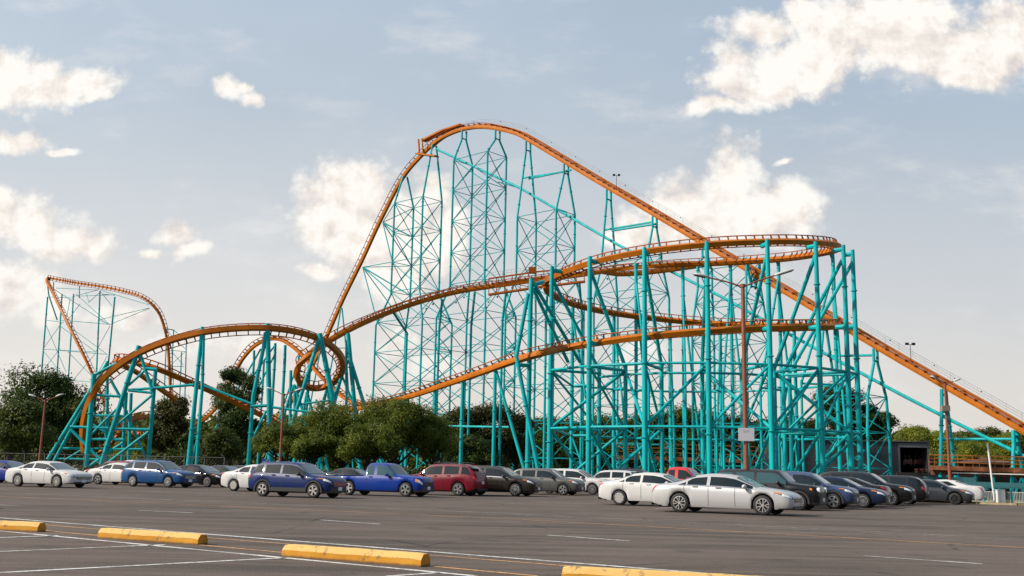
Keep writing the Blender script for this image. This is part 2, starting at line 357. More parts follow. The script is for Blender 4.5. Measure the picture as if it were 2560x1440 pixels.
def track(ctrl, banks, lab, gauge=.72, rise=.62, sw=.62, sh=.66, rr=.085, tie=1.15, sep=0):
    pts, par = catmull(ctrl); fr = frames(pts, par, banks)
    mb = MB(); rows = []
    for p, t, u, s_ in fr:
        rows.append([p + s_ * x * sw / 2 + u * z * sh / 2 for x, z in ((-.8, -1), (.8, -1), (1, -.2), (.9, 1), (-.9, 1), (-1, -.2), (-.8, -1))])
    mb.grid(rows)
    sp = mb.build('track', ORAN, RC); sp['label'] = lab
    for sg in (-1, 1):
        r_ = MB(); r_.tube([p + u * rise + s_ * sg * gauge for p, t, u, s_ in fr], rr, 6); r_.build('rail', ORAD, sp, smooth=True)
    ti = MB(); acc = tie; rest = ti
    for i in range(1, len(fr)):
        acc += (fr[i][0] - fr[i - 1][0]).length
        if acc >= tie:
            acc = 0; p, t, u, s_ = fr[i]; ti = MB() if p.y < sep else rest
            for sg in (-1, 1):
                a_ = p + s_ * sg * sw * .42 + u * sh * .40; b_ = p + u * (rise - .02) + s_ * sg * gauge
                ti.bar(a_, b_, .13, .16, t)
            ti.bar(p + u * (rise - .2) - s_ * gauge * .85, p + u * (rise - .2) + s_ * gauge * .85, .10, .10, u)
            if ti is not rest: ti.build('cross_tie', ORAD, sp)
    if rest.v: tag(rest.build('cross_ties', ORAD, sp), kind='stuff')
    return sp, fr
# lift and first drop lie in one vertical plane
A0 = P(1440, 423, 205); B0 = P(2480, 1033, 205 / 1.35)
ud = V((B0.x - A0.x, B0.y - A0.y, 0)).normalized(); vd = V((-ud.y, ud.x, 0))
def L(px, py):
    d = ray(px, py); n = vd; k = (A0 - EYE).dot(n) / d.dot(n); return EYE + d * k
lift_px = [(2700, 1160), (2620, 1114), (2480, 1033), (2350, 959), (2220, 884), (2000, 752), (1800, 634), (1600, 515), (1500, 457), (1420, 409), (1360, 373), (1325, 352), (1290, 334), (1240, 321), (1202, 317), (1165, 321), (1127, 333), (1090, 354), (1052, 390), (1010, 440), (954, 545), (904, 653), (860, 743), (816, 843), (785, 907), (755, 962), (722, 1012), (690, 1050)]
lp = [L(*p) for p in lift_px]
bends = lp + [P(630, 1085, 282), P(540, 1090, 292), P(470, 1065, 300), P(430, 1000, 304), P(424, 930, 304), P(420, 870, 303), P(411, 820, 302), P(393, 775, 302), P(360, 745, 303), P(310, 728, 306), P(250, 716, 310), P(190, 707, 316), P(140, 698, 321), P(121, 695, 322), P(117, 704, 318), P(128, 725, 312), P(160, 790, 305), P(195, 860, 300), P(225, 922, 296), P(255, 990, 290), P(280, 1045, 284), P(310, 1075, 278), P(380, 1085, 270), P(470, 1070, 255), P(540, 1020, 240), P(585, 935, 225), P(610, 893, 219), P(640, 862, 215), P(672, 848, 213), P(700, 849, 212), P(730, 865, 210), P(765, 898, 207), P(800, 938, 204), P(835, 972, 200), P(870, 1000, 195), P(920, 1020, 190)]
bk = [0] * len(lp) + [0, 20, 40, 30, 15, 0, -30, -50, -70, -85, -95, -95, -90, -70, -50, -40, -25, -10, 0, 10, 30, 60, 60, 30, 0, 0, 0, 0, 0, 0, 0, 0, 0, 0, 0, 0]
bk = bk[:len(bends)]
n0 = len(lp)
lt, lfr = track(lp, [0] * n0, 'long straight lift hill track and steep first drop', sw=.78, sh=.84, rise=.74, tie=1.5, rr=.075)
i0 = n0 - 1
ft, ffr = track(bends[i0:i0 + 21], bk[i0:i0 + 21], 'far turnaround track climbing to a sharp point')
ht, hfr = track(bends[i0 + 20:], bk[i0 + 20:], 'small yellow lit hill track behind the overbanked turn')
# helix
HC = V((0, 148, 0)); HRY = 21.5
xl, xr = pxX(1362, 148), pxX(2098, 148); HC.x = (xl + xr) / 2; HRX = (xr - xl) / 2
def hel(px, py, back):               # point of the helix cylinder seen at a pixel
    d = ray(px, py); k = d.x / d.y; A = k * k / HRX ** 2 + 1 / HRY ** 2; B_ = -2 * k * HC.x / HRX ** 2 - 2 * HC.y / HRY ** 2; C_ = HC.x ** 2 / HRX ** 2 + HC.y ** 2 / HRY ** 2 - 1
    D = B_ * B_ - 4 * A * C_; D = max(D, 0) ** .5
    Y = (-B_ + D) / (2 * A) if back else (-B_ - D) / (2 * A); return P(px, py, Y)
hx = [P(1225, 716, 178), P(1340, 700, 176), P(1450, 687, 174), P(1560, 671, 172.5), hel(1650, 664, 1), hel(1730, 660, 1), hel(1800, 658, 1), hel(1900, 652, 1), hel(1980, 645, 1), hel(2050, 634, 1), hel(2085, 626, 1), hel(2097, 619, 1), hel(2090, 612, 0), hel(2050, 607, 0), hel(1980, 604, 0), hel(1900, 605, 0), hel(1800, 609, 0), hel(1700, 618, 0), hel(1600, 631, 0), hel(1500, 651, 0), hel(1430, 673, 0), hel(1385, 692, 0), hel(1364, 706, 0), hel(1363, 718, 1), hel(1378, 735, 1), hel(1420, 756, 1), hel(1480, 773, 1), hel(1560, 787, 1), hel(1660, 799, 1), hel(1760, 808, 1), hel(1860, 813, 1), hel(1960, 815, 1), hel(2050, 815, 1), hel(2095, 815, 1), hel(2097, 816, 0), hel(2060, 817, 0), hel(1980, 818, 0), hel(1900, 820, 0), hel(1800, 826, 0), hel(1700, 833, 0), hel(1600, 843, 0), hel(1500, 856, 0), hel(1420, 869, 0), P(1350, 884, 131), P(1280, 904, 136), P(1200, 932, 143), P(1120, 959, 151), P(1040, 986, 160), P(960, 1008, 170), P(900, 1020, 178), P(820, 1030, 186)]
hb = [0, 0, 0, 8, 18, 30, 38, 45, 50, 58, 62, 65] + [66] * 8 + [70, 72, 72, 70, 62, 52, 46, 42, 40, 42, 46, 50, 56, 62, 64, 66, 66, 66, 66, 64, 60, 50, 40, 26, 14, 6, 0, 0, 0, 0, 0]
hb = (hb + [0] * 60)[:len(hx)]
xt, xfr = track(hx, hb, 'double helix track on the right with the midcourse brake run', sep=139, sw=.78, sh=.74, rise=.68, rr=.07)
# overbanked turn and curl up to the brakes
obx = [P(212, 1130, 150), P(208, 1090, 149), P(212, 1045, 148), P(228, 995, 147), P(255, 950, 147), P(295, 915, 147), P(350, 881, 147), P(420, 853, 147), P(505, 831, 147), P(590, 821, 148), P(669, 820, 149), P(740, 829, 151), P(800, 848, 154), P(838, 873, 158), P(857, 903, 163), P(850, 938, 168), P(825, 962, 171), P(790, 971, 172), P(757, 963, 170), P(742, 941, 167), P(748, 913, 165), P(775, 885, 165), P(815, 857, 167), P(870, 826, 169), P(940, 794, 172), P(1020, 764, 175), P(1100, 740, 177), P(1160, 726, 178), P(1225, 716, 178)]
obk = [-20, -40, -60, -75, -85, -92, -96, -98, -98, -98, -98, -95, -90, -85, -80, -75, -65, -58, -55, -50, -45, -40, -30, -20, -10, -4, 0, 0, 0]
bt, bfr = track(obx, obk, 'overbanked turn on the left curling into a small loop', sw=.86, sh=.80, rise=.80, gauge=.86, rr=.075)
lwx = [P(440, 1000, 168), P(390, 965, 165), P(340, 930, 162), P(300, 908, 159), P(290, 902, 157), P(310, 901, 155), P(345, 908, 154), P(400, 925, 154), P(470, 955, 156), P(540, 985, 159), P(610, 1018, 163), P(680, 1052, 168), P(730, 1080, 172)]
wt, wfr = track(lwx, [20, 30, 40, 60, 70, 60, 45, 35, 25, 15, 8, 0, 0], 'low track sloping down behind the left teal frames')
glx = [P(250, 1130, 175), P(275, 1115, 174), P(295, 1085, 174), P(312, 1060, 176), P(345, 1045, 180), P(390, 1040, 186)]
track(glx, [-40, -50, -60, -50, -40, -30], 'low orange track curving near the ground behind the left frames')
shx = [P(1505, 680, 186), P(1545, 686, 187), P(1600, 684, 188), P(1680, 675, 189), P(1760, 664, 190), P(1810, 657, 191)]
track(shx, [0] * 6, 'short spur of straight track below the brake run', gauge=.6, rise=.5)
# lift walkway and handrails
wk = MB(); lift_fr = [f for f in lfr if True]
top_i = max(range(len(lfr)), key=lambda i: lfr[i][0].z)
end_i = min(range(len(lfr)), key=lambda i: abs(lfr[i][0].x - L(1062, 380).x) + (0 if i > top_i else 1e3))
seg = lfr[:end_i]
def wpt(f, side, du): p, t, u, s_ = f; return p + s_ * side + u * du
sS = 1 if (seg[40][3].dot(V((0, -1, 0))) > 0) else -1       # near side
wk.grid([[wpt(f, -sS * x, z) for x, z in ((.95, .95), (1.75, .95), (1.75, .55), (1.68, .55), (1.68, .82), (.95, .82), (.95, .95))] for f in seg])
wk.build('walkway', ORAN, lt)
ch = MB(); ch.grid([[wpt(f, x, z) for x, z in ((-.22, .40), (.22, .40), (.22, .52), (-.22, .52), (-.22, .40))] for f in seg]); ch.build('chain_trough', ORAD, lt)
acc = 0
for i in range(1, len(seg)):
    acc += (seg[i][0] - seg[i - 1][0]).length
    if acc > 4.2:
        acc = 0; p, t, u, s_ = seg[i]; st = MB(); st.bar(wpt(seg[i], -sS * 1.8, .72), wpt(seg[i], sS * .75, .72), .16, .18, u)
        st.bar(wpt(seg[i], -sS * 1.5, .66), wpt(seg[i], -sS * .2, -.30), .1, .12, u); st.build('walkway_bracket', ORAD, lt)
for sg in (-1,):
    hr = MB()
    for hh in (.42, .8, 1.15): hr.tube([wpt(f, sS * sg * 1.72, .95) + V((0, 0, hh * 1.1)) for f in seg[::2]], .022, 4)
    acc = 9
    for i in range(1, len(seg)):
        acc += (seg[i][0] - seg[i - 1][0]).length
        if acc > 2.1:
            acc = 0; q_ = wpt(seg[i], sS * sg * 1.72, .95); hr.tube([q_, q_ + V((0, 0, 1.27))], .026, 4)
    hr.build('handrail', GALV, lt)
for k in range(14, len(seg) - 6, 14):
    q_ = wpt(seg[k], -sS * 1.72, .95) + V((0, 0, 1.0)); lm = MB(); lm.ball(q_, .11, 6, 4); lm.build('walkway_light', BLACK, lt)
for px, py in ((1541, 478), (2278, 913)):
    q_ = L(px, py); fl = MB(); fl.tube([q_, q_ + V((0, 0, 3.2))], .05, 5); fl.tube([q_ + V((-.5, 0, 3.2)), q_ + V((.5, 0, 3.2))], .04, 5)
    fl.box(q_ + V((-.5, 0, 3.3)), (.45, .4, .35)); fl.box(q_ + V((.5, 0, 3.3)), (.45, .4, .35)); fl.build('floodlight', BLACK, lt)
# crest platform at the top of the drop
cp = MB(); cp.bar(L(1055, 351) + vd * .5, L(1105, 326) + vd * .5, 1.6, .45); cp.bar(L(1105, 326) + vd * .5, L(1150, 311) + vd * .5, 1.6, .35)
def Lp(px, py, off): q_ = L(px, py); return q_ + vd * off * (-1 if vd.y > 0 else 1)
cp.bar(Lp(1054, 388, 1.3), Lp(1102, 394, 1.3), 1.4, .35); cp.bar(Lp(1058, 352, 1.5), Lp(1060, 388, 1.5), .3, .3); cp.bar(Lp(1067, 350, 1.5), Lp(1069, 388, 1.5), .25, .25)
cp.bar(Lp(1088, 358, 1.5), Lp(1092, 392, 1.5), .12, .12); cp.build('service_platform', ORAN, lt)
# brake run walkway
bw = MB(); br = [P(1222, 716 + 8, 176), P(1340, 698 + 8, 174), P(1455, 684 + 8, 172)]
bup = [P(1222, 700, 176), P(1340, 683, 174), P(1455, 672, 172)]
blo = [P(1222, 737, 174.5), P(1340, 719, 172.5), P(1462, 704, 170.5)]
for i in range(2):
    bw.bar(bup[i] + V((0, -1.2, 0)), bup[i + 1] + V((0, -1.2, 0)), .35, .22); bw.bar(blo[i], blo[i + 1], .9, .28)
for k in range(13):
    f_ = k / 12 * 2; i = min(1, int(f_)); a_ = bup[i].lerp(bup[i + 1], f_ - i) + V((0, -1.2, 0)); b_ = blo[i].lerp(blo[i + 1], f_ - i); bw.bar(a_, b_, .12, .12); bw.bar(b_, b_ + V((0, 3, .4)), .12, .12)
bw.box(P(1331, 676, 173), (1.3, 1.0, 1.0)); bw.build('brake_walkway', ORAD, xt)
bh = MB()
for hh in (.5, .95, 1.4):
    for i in range(2): bh.tube([bup[i] + V((0, .8, hh)), bup[i + 1] + V((0, .8, hh))], .025, 4)
for k in range(22):
    f_ = k / 21 * 2; i = min(1, int(f_)); a_ = bup[i].lerp(bup[i + 1], f_ - i) + V((0, .8, 0)); bh.tube([a_, a_ + V((0, 0, 1.4))], .025, 4)
bh.build('handrail', GALV, xt)

# supports ---------------------------------------------------------------
SUP = []
class Sep0:
    def __init__(s, name, mat_): s.n = name; s.m = mat_
    def tube(s, pts, r, n): mb = MB(); mb.tube(pts, r, n); mb.build(s.n, s.m, RC)
    def build(s, *a): pass
def column(parent, pts, r, n=10, flanges=True, name='column'):
    mb = MB(); pts = [V(p) for p in pts]; mb.tube(pts, r, n)
    if flanges:
        r_ = r if not isinstance(r, (list, tuple)) else r[0]; acc = 5.5
        for i in range(len(pts) - 1):
            l = (pts[i + 1] - pts[i]).length; d = (pts[i + 1] - pts[i]).normalized()
            while acc < l:
                c_ = pts[i] + d * acc; rr_ = r_ if not isinstance(r, (list, tuple)) else r[i] + (r[i + 1] - r[i]) * acc / l
                mb.tube([c_ - d * .06, c_ + d * .06], rr_ * 1.45, n); acc += 9
            acc -= l
    return mb.build(name, TEAL, parent, smooth=False)
def down(p, z=None): return V((p.x, p.y, DIP - .05 if z is None else z))
# lift towers
def liftpt(px):
    best = min(range(len(lfr)), key=lambda i: abs(proj_px(lfr[i][0]) - px) + (0 if i < len(lfr) else 9)); return lfr[best]
def proj_px(p):
    v = p - EYE; return 1280 + F * v.dot(rt) / v.dot(fw)
def proj_py(p):
    v = p - EYE; return 720 - F * v.dot(up) / v.dot(fw)
def lift_at(px, y_hint=None):
    c_ = [f for f in lfr if abs(proj_px(f[0]) - px) < 6]
    if not c_: return min(lfr, key=lambda f: abs(proj_px(f[0]) - px))
    return min(c_, key=lambda f: abs(proj_px(f[0]) - px))
def lattice(mb, c4, levels, rb, c4b=None):
    """rings and X braces on the four faces between consecutive levels; c4: columns as functions of z"""
    for li, z in enumerate(levels):
        ring = [c(z) for c in c4]
        for i in range(4): mb.tube([ring[i], ring[(i + 1) % 4]], rb * .85, 5, False)
        if li:
            prev = [c(levels[li - 1]) for c in c4]
            for i in range(4):
                j = (i + 1) % 4
                mb.tube([prev[i], ring[j]], rb, 5, False); mb.tube([prev[j], ring[i]], rb, 5, False)
                x_ = (prev[i] + prev[j] + ring[i] + ring[j]) / 4; mb.ball(x_, rb * 2.6, 5, 3)
def tower(pxa, pxb, b_in, b_out, ztop, zflare, zlow, rc, rb, step, lab, a_out=None):
    """two A-frames under the lift standing on one braced four legged tower, legs spread below zflare"""
    fa, fb_ = lift_at(pxa), lift_at(pxb); ca, cb = fa[0], fb_[0]
    cols = []; a_out = a_out if a_out is not None else (b_out - b_in)
    mid = (ca + cb) / 2; ax = V((cb.x - ca.x, cb.y - ca.y, 0)).normalized()
    for c_, sg, ss in ((ca, -1, -1), (ca, 1, -1), (cb, 1, 1), (cb, -1, 1)):
        base_i = V((c_.x, c_.y, 0)) + vd * sg * b_in; base_o = V((c_.x, c_.y, 0)) + vd * sg * b_out + ax * ss * a_out
        def f_(z, bi=base_i, bo=base_o):
            if z >= zflare: q_ = bi
            elif z <= zlow: q_ = bo
            else: q_ = bi.lerp(bo, (zflare - z) / (zflare - zlow))
            return V((q_.x, q_.y, z))
        cols.append((f_, c_))
    lev = [ztop]; z = ztop
    while z > DIP + step * .6: z -= step; lev.append(z)
    tw = MB(); lattice(tw, [c[0] for c in cols], lev, rb)
    sp = tw.build('support_tower', TEALD, RC); sp['label'] = lab
    for f_, c_ in cols:
        t_ = V((c_.x, c_.y, c_.z - .5)) + (f_(ztop) - V((c_.x, c_.y, ztop))).normalized() * .7
        t2 = t_ - V((0, 0, 2.2))
        pts = [t_, t2, f_(ztop)]
        if zflare < ztop: pts.append(f_(zflare))
        if zlow > DIP + 1: pts.append(f_(zlow))
        pts.append(f_(DIP - .05)); column(sp, pts, rc)
    for c_ in (ca, cb): ho = MB(); ho.tube([c_ + vd * .9 - V((0, 0, 2.4)), c_ - vd * .9 - V((0, 0, 2.4))], rc * .7, 6); ho.build('crosshead', TEALD, sp)
    return sp, cols
def zat(px, py, ref): return P(px, py, ref.y).z
rB = lift_at(1165)[0]; rC = lift_at(1320)[0]; rD = lift_at(1523)[0]; rE = lift_at(1765)[0]; rF = lift_at(2045)[0]
stp = 7.1
zB = zat(1180, 395, lift_at(1205)[0]); zfl = zB - stp * 4.05; zlo = zfl - stp
tower(1160, 1243, 3.0, 4.7, zB, zfl, zlo, .225, .095, stp, 'tall braced lattice tower under the crest', 2.2)
rC_ = (lift_at(1320)[0] + lift_at(1417)[0]) / 2
tower(1320, 1417, 3.0, 4.7, zat(1370, 540, rC_), zfl, zlo, .225, .095, stp, 'braced lattice tower with two A-frame heads right of the crest', 1.2)
rD_ = (lift_at(1523)[0] + lift_at(1635)[0]) / 2
tower(1523, 1635, 2.2, 3.8, zfl + 1, zfl, zlo, .22, .09, stp, 'lattice tower half hidden behind the helix', .6)
tower(1762, 1885, 2.4, 3.6, zlo + stp * .6, zlo, zlo - stp, .22, .09, stp, 'lattice tower behind the middle of the helix', .5)
tower(2060, 2190, 3.4, 4.0, zat(2190, 990, lift_at(2190)[0]), zat(2190, 990, lift_at(2190)[0]), 9, .24, .09, 5.6, 'short tower with an A-frame just right of the helix', .0)
# A: drop side tower
topA = lift_at(1084)[0]; 
caA = L(1040, 410); cbA = L(1084, 372)
def drop_at(px): return min([f for f in lfr[top_i:]], key=lambda f: abs(proj_px(f[0]) - px))[0]
ca, cb = drop_at(1012), drop_at(1088)
fA = []
mid = (ca + cb) / 2; ax = V((cb.x - ca.x, cb.y - ca.y, 0)).normalized()
zA = zat(1060, 497, cb); zAf = zfl; zAl = zlo
tw = MB(); cols = []
for c_, sg, ss in ((ca, -1, -1), (ca, 1, -1), (cb, 1, 1), (cb, -1, 1)):
    bi = V((c_.x, c_.y, 0)) + vd * sg * 3.0; bo = V((c_.x, c_.y, 0)) + vd * sg * 4.6 + ax * ss * 3.0
    def f_(z, bi=bi, bo=bo):
        if z >= zAf: q_ = bi
        elif z <= zAl: q_ = bo
        else: q_ = bi.lerp(bo, (zAf - z) / (zAf - zAl))
        return V((q_.x, q_.y, z))
    cols.append((f_, c_))
lev = [zA]; z = zA
while z > DIP + 4: z -= stp; lev.append(z)
lattice(tw, [c[0] for c in cols], lev, .10)
# brackets that reach out to the falling track
for px, py, k in ((955, 548, 1), (905, 660, 3)):
    q_ = L(px + 2, py + 8)
    for i in (0, 1):
        tw.tube([q_, cols[i][0](lev[min(k, len(lev) - 1)])], .16, 6); tw.tube([q_, cols[i][0](lev[min(k + 1, len(lev) - 1)])], .13, 6)
    tw.tube([q_, cols[0][0](lev[max(0, k - 1)])], .1, 5); tw.tube([q_, cols[1][0](lev[max(0, k - 1)])], .1, 5)
sp = tw.build('support_tower', TEALD, RC); sp['label'] = 'lattice tower with brackets reaching left to the first drop'
for f_, c_ in cols:
    t_ = V((c_.x, c_.y, c_.z - .6)) + (f_(zA) - V((c_.x, c_.y, zA))).normalized() * .6
    column(sp, [t_, f_(zA), f_(zAf), f_(zAl), f_(DIP - .05)], .225)
# tie strut from the crest running down along the lift towers to the ground on the right
tie_px = [(1090, 372), (1300, 470), (1545, 612), (1800, 740), (2040, 872), (2250, 985), (2400, 1062), (2560, 1140), (2640, 1180)]
def Loff(px, py, o):
    d = ray(px, py); k = (A0 + vd * o - EYE).dot(vd) / d.dot(vd); return EYE + d * k
ts = MB(); ts.tube([Loff(px, py, 0) for px, py in tie_px], .27, 8)
ts.build('tie_strut', TEAL, RC)
tb = Sep0('strut_link', TEALD)
for a_, b_ in (((1300, 470), (1245, 455)), ((1545, 612), (1520, 600)), ((1180, 418), (1165, 440)), ((1380, 517), (1417, 530))): tb.tube([Loff(*a_, 0), Loff(*b_, 0)], .12, 6)
tb.build('strut_link', TEALD, RC)
# long horizontals between the lift A-frames
hz = Sep0('horizontal_strut', TEAL)
for a_, b_ in (((1307, 445), (1420, 428)), ((1322, 447), (1428, 425)), ((1510, 575), (1632, 555)), ((1530, 577), (1640, 560)), ((2186, 888), (2070, 890))): hz.tube([L(*a_), L(*b_)], .2, 6)
hz.build('horizontal_strut', TEAL, RC)
# single A-frames to the right
def aframe(px, spread, lab, zc=None):
    f_ = lift_at(px); c_ = f_[0]; hub = MB(); hub.tube([c_ + vd * .9 - V((0, 0, 1.4)), c_ - vd * .9 - V((0, 0, 1.4))], .2, 8); hub.tube([c_ + vd * 1.3 - V((0, 0, 4)), c_ - vd * 1.3 - V((0, 0, 4))], .14, 8)
    nz_ = V((c_.x, c_.y, DIP)); zz = c_.z
    if zz > 9:
        a_ = nz_ + vd * spread * .75; b_ = nz_ - vd * spread * .75; h1 = zz * .42; h0 = zz * .05
        hub.tube([a_ + V((0, 0, h1)), b_ + V((0, 0, h0))], .15, 6); hub.tube([b_ + V((0, 0, h1)), a_ + V((0, 0, h0))], .15, 6)
    sp = hub.build('support_frame', TEALD, RC); sp['label'] = lab
    for sg in (-1, 1): column(sp, [c_ + vd * sg * .8 - V((0, 0, .6)), c_ + vd * sg * 1.0 - V((0, 0, 2.6)), nz_ + vd * sg * spread], .27)
aframe(2362, 3.7, 'teal A-frame under the lift beside a brown lamp post')
aframe(2538, 3.5, 'teal A-frame under the lift at the right edge')
hz2 = MB(); hz2.tube([L(2345, 1098), L(2540, 1098)], .2, 8); hz2.build('horizontal_strut', TEAL, RC)

# helix supports
def hell(px, back, dr):
    d = ray(px, HOR); k = d.x / d.y; rx, ry = HRX + dr, HRY + dr
    A = k * k / rx ** 2 + 1 / ry ** 2; B_ = -2 * k * HC.x / rx ** 2 - 2 * HC.y / ry ** 2; C_ = HC.x ** 2 / rx ** 2 + HC.y ** 2 / ry ** 2 - 1
    D = max(B_ * B_ - 4 * A * C_, 0) ** .5
    return (-B_ + D) / (2 * A) if back else (-B_ - D) / (2 * A)
Z1, Z2 = 14.9, 7.2
front = [(1380, 666), (1475, 641), (1611, 619), (1767, 604), (1918, 599), (2039, 604), (2108, 613), (2131, 625)]
outer, inner = [], []
for i, (px, py) in enumerate(front):
    Y = hell(px, False, 1.5); tp = P(px, py, Y)
    to_c = V((HC.x - tp.x, HC.y - tp.y, 0)).normalized()
    inn = tp + to_c * (7.5 if i < 6 else 9)
    outer.append(tp); inner.append(V((inn.x, inn.y, Z1 + 1)))
    stub = tp - V((0, 0, .55))
    # arm to the lower helix track
    zl_ = P(px, {1380: 873, 1475: 857, 1611: 842, 1767: 829, 1918: 820, 2039: 817, 2108: 816, 2131: 816}[px], Y).z
    sp = column(RC, [tp, V((tp.x, tp.y, Z1 - .4)), V((tp.x, tp.y, DIP - .05))], [.27, .34, .36], 12, name='support_frame')
    for q_ in (stub, V((tp.x, tp.y, zl_))): mb = MB(); mb.tube([q_, q_ + to_c * 1.4], .30, 8); mb.build('arm', TEAL, sp)
    ic = inner[-1]; column(sp, [ic, down(ic)], .28)
    column(sp, [tp - V((0, 0, 1.6)), ic + V((0, 0, -.6))], .25, 8, name='raking_leg')
    column(sp, [V((tp.x, tp.y, Z2)), V((ic.x, ic.y, DIP))], .2, 8, name='raking_leg')
    for zz in (Z1, Z2): column(sp, [V((tp.x, tp.y, zz)), V((ic.x, ic.y, zz))], .2, 7, False, 'cross_strut')
    column(sp, [V((tp.x, tp.y, Z1)), V((ic.x, ic.y, Z2))], .17, 7, False, 'cross_strut')
rg = Sep0('ring_beam', TEAL)
for ring in (outer, inner):
    for i in range(len(ring) - 1):
        for zz in ((Z1, Z2) if ring is outer else (Z1 - .5,)):
            a_, b_ = ring[i], ring[i + 1]; rg.tube([V((a_.x, a_.y, zz)), V((b_.x, b_.y, zz))], .17, 7)
rg.build('ring_beam', TEAL, RC)
for i, (a_, b_) in enumerate(zip(outer[:-1], outer[1:])):
    if i in (0, 1, 2, 3, 4, 5):
        c1, c2 = (inner[i], b_) if i % 2 else (a_, inner[i + 1]); br_ = Sep0('diagonal_brace', TEAL)
        br_.tube([V((c1.x, c1.y, Z1 if i % 2 else Z2)), V((c2.x, c2.y, Z2 if i % 2 else Z1))], .22, 8)
        if i in (0, 1, 4): br_.tube([V((a_.x, a_.y, DIP)), V((inner[i + 1].x, inner[i + 1].y, Z2))], .2, 8)
        if i > 2: br_.tube([V((a_.x, a_.y, Z2)), V((b_.x, b_.y, Z1))], .18, 8)
# back of the helix: columns under both levels
back = [(1432, 672 + 90, 'l'), (1535, 790, 'l'), (1590, 672, 'u'), (1675, 806, 'l'), (1707, 672, 'u'), (1800, 815, 'l'), (1826, 668, 'u'), (1946, 662, 'u'), (1985, 820, 'l'), (2082, 646, 'u')]
bcol = []
for px, py, lv in back:
    Y = hell(px, True, 0.3); tp = P(px, py, Y); to_c = V((HC.x - tp.x, HC.y - tp.y, 0)).normalized()
    sp = column(RC, [tp + V((0, 0, .9)) + to_c * .2, tp, down(tp)], [.42, .29, .29], 10, name='support_frame'); bcol.append(tp)
    q_ = V((tp.x, tp.y, 0)) + to_c * (5.5 if lv == 'u' else 4.0); sx = V((-to_c.y, to_c.x, 0))
    column(sp, [tp - V((0, 0, 2.0)), V((q_.x, q_.y, Z1 if lv == 'u' else Z2))], .19, 8, name='raking_leg')
    column(sp, [V((q_.x, q_.y, Z1 + .5 if lv == 'u' else Z2 + .5)), down(q_)], .2, 8)
    q2 = V((tp.x, tp.y, 0)) + sx * 3.2
    if lv == 'u': column(sp, [tp - V((0, 0, 4.0)), V((q2.x, q2.y, DIP - .05))], .19, 8, name='raking_leg')
    for zz in (Z1, Z2):
        if zz < tp.z - 2: column(sp, [V((tp.x, tp.y, zz)), V((q_.x, q_.y, zz))], .16, 7, False, 'cross_strut')
    column(sp, [V((tp.x, tp.y, Z2)), V((q_.x, q_.y, DIP))], .14, 6, False, 'cross_strut')
bs = sorted(bcol, key=lambda p: p.x)
for a_, b_ in zip(bs[:-1], bs[1:]):
    for zz in (Z1, Z2): rg.tube([V((a_.x, a_.y, zz)), V((b_.x, b_.y, zz))], .17, 7)
rg.tube([V((bs[-1].x, bs[-1].y, Z1)), V((outer[-1].x, outer[-1].y, Z1))], .17, 7); rg.tube([V((bs[0].x, bs[0].y, Z1)), V((outer[0].x, outer[0].y, Z1))], .17, 7)
rg.tube([V((bs[-1].x, bs[-1].y, Z2)), V((outer[-1].x, outer[-1].y, Z2))], .17, 7); rg.tube([V((bs[0].x, bs[0].y, Z2)), V((outer[0].x, outer[0].y, Z2))], .17, 7)
rg.build('ring_beam', TEAL, RC)
# generic supports given as poly-lines of (pixel, pixel, depth)
def frame(lab, items, r=.33, y=None):
    """items: list of (points, radius, is_column)"""
    cols_ = []; others = []
    for it in items:
        pts = [P(*p) if len(p) == 3 else P(p[0], p[1], y) for p in it[0]]; rr = it[1] if len(it) > 1 and it[1] else r
        rr = [q * .87 for q in rr] if isinstance(rr, list) else rr * .87
        g_ = len(it) > 2 and 'g' in it[2]
        if g_:
            a_, b_ = pts[-2], pts[-1]; d = b_ - a_
            if abs(d.z) > .1 and b_.z > DIP:
                k = (DIP - .05 - b_.z) / d.z; pts.append(b_ + d * max(0, k))
        if len(it) > 2 and 'v' in it[2]: pts.append(down(pts[-1]))
        if len(it) > 2 and ('g' in it[2] or 'v' in it[2] or 'c' in it[2]): cols_.append((pts, rr))
        else: others.append((pts, rr))
    sp = column(RC, *cols_[0], 12, name='support_frame'); sp['label'] = lab
    for pts, rr in cols_[1:]: column(sp, pts, rr, 12)
    for pts, rr in others: mb = MB(); mb.tube(pts, rr, 8); mb.build('strut', TEAL, sp)
    return sp
frame('kinked teal support at the left end of the helix', [(((1329, 697, 133), (1326, 760, 133)), .36, 'v'), (((1320, 735, 131.5), (1291, 890, 131), (1312, 1000, 131)), .30, 'g'), (((1332, 720, 134), (1420, 905, 140)), .28, 'c'), (((1336, 712, 134), (1450, 905, 141)), .28, 'c'), (((1291, 912, 131), (1322, 914, 133)), .3), (((1332, 712, 133), (1358, 705, 135)), .3)])
frame('teal posts under the track leaving the helix', [(((1239, 925, 140), (1238, 940, 140)), .28, 'v'), (((1241, 930, 140), (1308, 1165, 138)), .24, 'g'), (((1157, 952, 147.5), (1157, 960, 147.5)), .30, 'v'), (((1088, 976, 155), (1088, 985, 155)), .28, 'v'), (((1020, 1000, 163), (1020, 1005, 163)), .28, 'v'), (((1100, 1065, 147), (1272, 1068, 139.5)), .16)])
frame('slim teal posts under the brake run approach', [(((1106, 748, 177), (1098, 822, 178)), .24, 'v'), (((1187, 730, 178), (1178, 815, 179)), .24, 'v'), (((1266, 722, 177), (1256, 800, 178)), .26, 'v'), (((984, 782, 174), (1017, 832, 178)), .26, 'v'), (((1370, 705, 175), (1365, 790, 176)), .24, 'v'), (((1448, 702, 173), (1455, 790, 175)), .24, 'v')])
